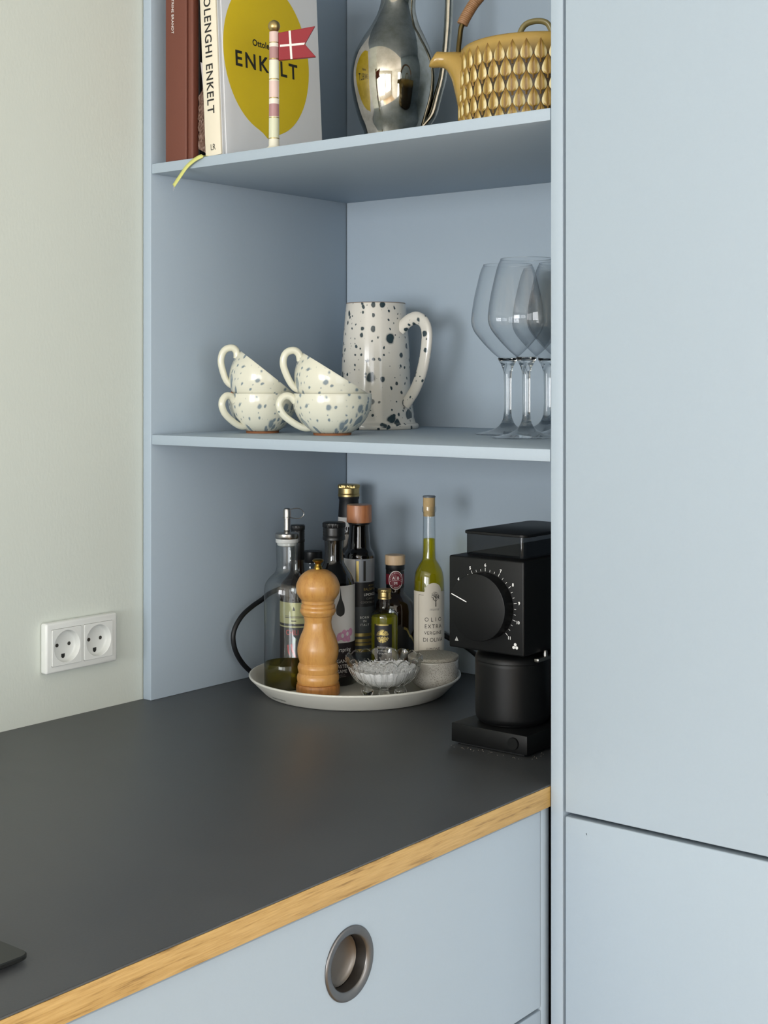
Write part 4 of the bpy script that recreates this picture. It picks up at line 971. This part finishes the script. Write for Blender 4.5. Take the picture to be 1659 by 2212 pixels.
bv = fl.modifiers.new('soft', 'BEVEL'); bv.width = .0008; bv.segments = 2
g = G(); g.add(*prism([(.0185, .1526), (.0212, .1531), (.0236, .1165), (.0209, .1162)], -.0047, -.0040)); g.add(*prism([(.0075, .1344), (.0395, .1378), (.0385, .1350), (.0075, .1316)], -.0048, -.0040))
link('flag_cross', g, M['flag_white'], fl, 0)

# ------------------------------------------------------------------ silver pitcher
t = thing('silver_pitcher', 'polished silver pitcher with swelling belly and slim curved handle', 'pitcher', (.2543, -.2392, ZS), -51.76)
P = [(30, 0), (33, 1.5), (36.5, 30), (41, 54), (48, 72), (53.5, 90), (58.0, 112), (59.8, 131), (58.6, 148), (53.5, 167), (44, 187), (34.5, 204), (27.5, 221), (24.8, 236), (24.6, 252), (27, 272), (31, 292)]
def lean(r, z, a): return (r*(1+.03*math.cos(a-R(90))*0), z)
pg = G().lathe([(0, 0)]+cr(mm(P), 6)+mm([(30, 292.6), (26, 272), (23.5, 250), (0, 245)]), 96)
pg.v = [(x+.011*max(0, (z-.165)/.1)**1.3, y, z) for x, y, z in pg.v]
link('body', pg, M['silver'], t, 60)
hp = [(.0420, -.006, .060), (.0550, -.006, .0760), (.0630, -.005, .104), (.0700, -.004, .132), (.0755, -.003, .178), (.0785, -.002, .222), (.078, -.001, .258), (.066, 0, .284), (.048, 0, .289), (.040, 0, .285)]
link('handle', G().tube(cr(hp, 6), .0062, 16, ry=1.5, up=Vector((0, 1, 0))), M['silver'], t, 60)

# ------------------------------------------------------------------ teapot
t = thing('teapot', 'ochre ceramic teapot with leaf relief and rattan-wrapped handle', 'teapot', (.1609, -.5390, ZS), -57.65)
TR = .0955
link('body', G().lathe(mm([(0, 0), (90, 0), (93.5, 1.5), (95, 5), (95.5, 12), (95.6, 103), (94.6, 107.4), (92, 109.8), (86, 110.6), (70, 110.4), (66, 108.6), (0, 108.6)]), 108), M['pot_body'], t, 50)
# one moulded leaf; the others share its mesh
g = G(); L = .0285; nv, nu = 14, 8; v = []
def lw_(s_): return .0069*(math.sin(math.pi*min(1, s_*1.28)**.85 if s_*1.28 < 1 else math.pi)**.8 if s_ < .78 else 0)
def half(s_):                                 # half width of the leaf, s=0 at the stem end, 1 at the tip
    if s_ < .14: return .0011
    q = (s_-.14)/.86; return .0069*max(0, (math.sin(math.pi*q**.56)))**1.0+.0003
for j in range(nv+1):
    s_ = j/nv; hw = half(s_)
    for i in range(nu+1):
        u = (i/nu-.5)*2; bulge = .0026*(1-abs(u)**2.6)*(1-.35*math.exp(-(u/.16)**2)); bulge *= min(1, s_*5+.3)*min(1, (1-s_)*4+.1)
        v.append((u*hw, -bulge-.0001, L*(s_-1)))
g.add(v, [(j*(nu+1)+i, j*(nu+1)+i+1, (j+1)*(nu+1)+i+1, (j+1)*(nu+1)+i) for j in range(nv) for i in range(nu)])
leaf0 = None
for row in range(5):
    for k in range(-11, 12):
        a = R(10*k+(5 if row % 2 else 0)+2.0)
        if leaf0 is None:
            lo = leaf0 = link('leaf', g, M['leaf'], t, 60, False)
        else:
            lo = leaf0.copy(); C.objects.link(lo); lo.parent = t
        lo.location = ((TR+.0001)*math.sin(a), -(TR+.0001)*math.cos(a), .1015-.0185*row); lo.rotation_euler = (0, 0, a)
# spout on the left
sp_ = cr([(-.088, .030, .107, .025), (-.0965, .0375, .1075, .0225), (-.1005, .0530, .108, .0195), (-.1055, .0735, .108, .0160), (-.1125, .0865, .1078, .0122), (-.1195, .0890, .1086, .0104), (-.1262, .0890, .1082, .0094), (-.1312, .0902, .1010, .0062)], 5)
g = G(); v = []; n = 24
for x, zl, zu, d in sp_:
    for k in range(n):
        a = 2*math.pi*k/n; v.append((x+.0022*math.sin(a) if x < -.124 else x, -.006-d*math.cos(a), (zl+zu)/2+(zu-zl)/2*math.sin(a)))
f = [(i*n+k, i*n+(k+1) % n, (i+1)*n+(k+1) % n, (i+1)*n+k) for i in range(len(sp_)-1) for k in range(n)]+[tuple((len(sp_)-1)*n+k for k in range(n))]
link('spout', g.add(v, f), M['pot_glaze'], t, 60)
# lid with loop
link('lid', G().lathe(mm([(0, 111.8), (58, 111.6), (63, 110.8), (64.5, 109.2), (64.5, 108.7), (0, 108.7)]), 64), M['pot_glaze'], t, 50)
lp = [(-.0255, 0, .108), (-.0240, 0, .123), (-.0170, 0, .139), (-.004, 0, .1445), (.010, 0, .1425), (.0165, 0, .132), (.0185, 0, .118), (.019, 0, .108)]
link('lid_loop', G().tube(cr(lp, 6), .0036, 14, ry=1.5, up=Vector((0, 1, 0))), plain('khaki_glaze', '#857a50', .3, var=.15, scale=80), t, 60)
# bail handle
bh = [(-.0950, -.004, .0955), (-.0972, -.003, .1085), (-.0958, 0, .126), (-.0935, 0, .141), (-.0850, 0, .158), (-.0735, 0, .174), (-.052, 0, .194), (-.026, 0, .204), (0, 0, .207)]
full = bh+[(-x, y, z) for x, y, z in bh[-2::-1]]; cv = cr(full, 8); n_ = len(cv)
ends = [i for i, p in enumerate(cv) if p[2] > .142]
i0, i1 = ends[0], ends[-1]
for seg in (cv[:i0+3], cv[i1-2:]): link('handle_wire', G().tube(seg, .0032, 12), M['pot_metal'], t, 60)
wr = cv[i0:i1+1]; fine = cr(wr, 6); link('rattan_wrap', G().tube(fine, [.0066+.0006*abs(math.sin(i*.55)) for i in range(len(fine))], 14), M['rattan'], t, 60)
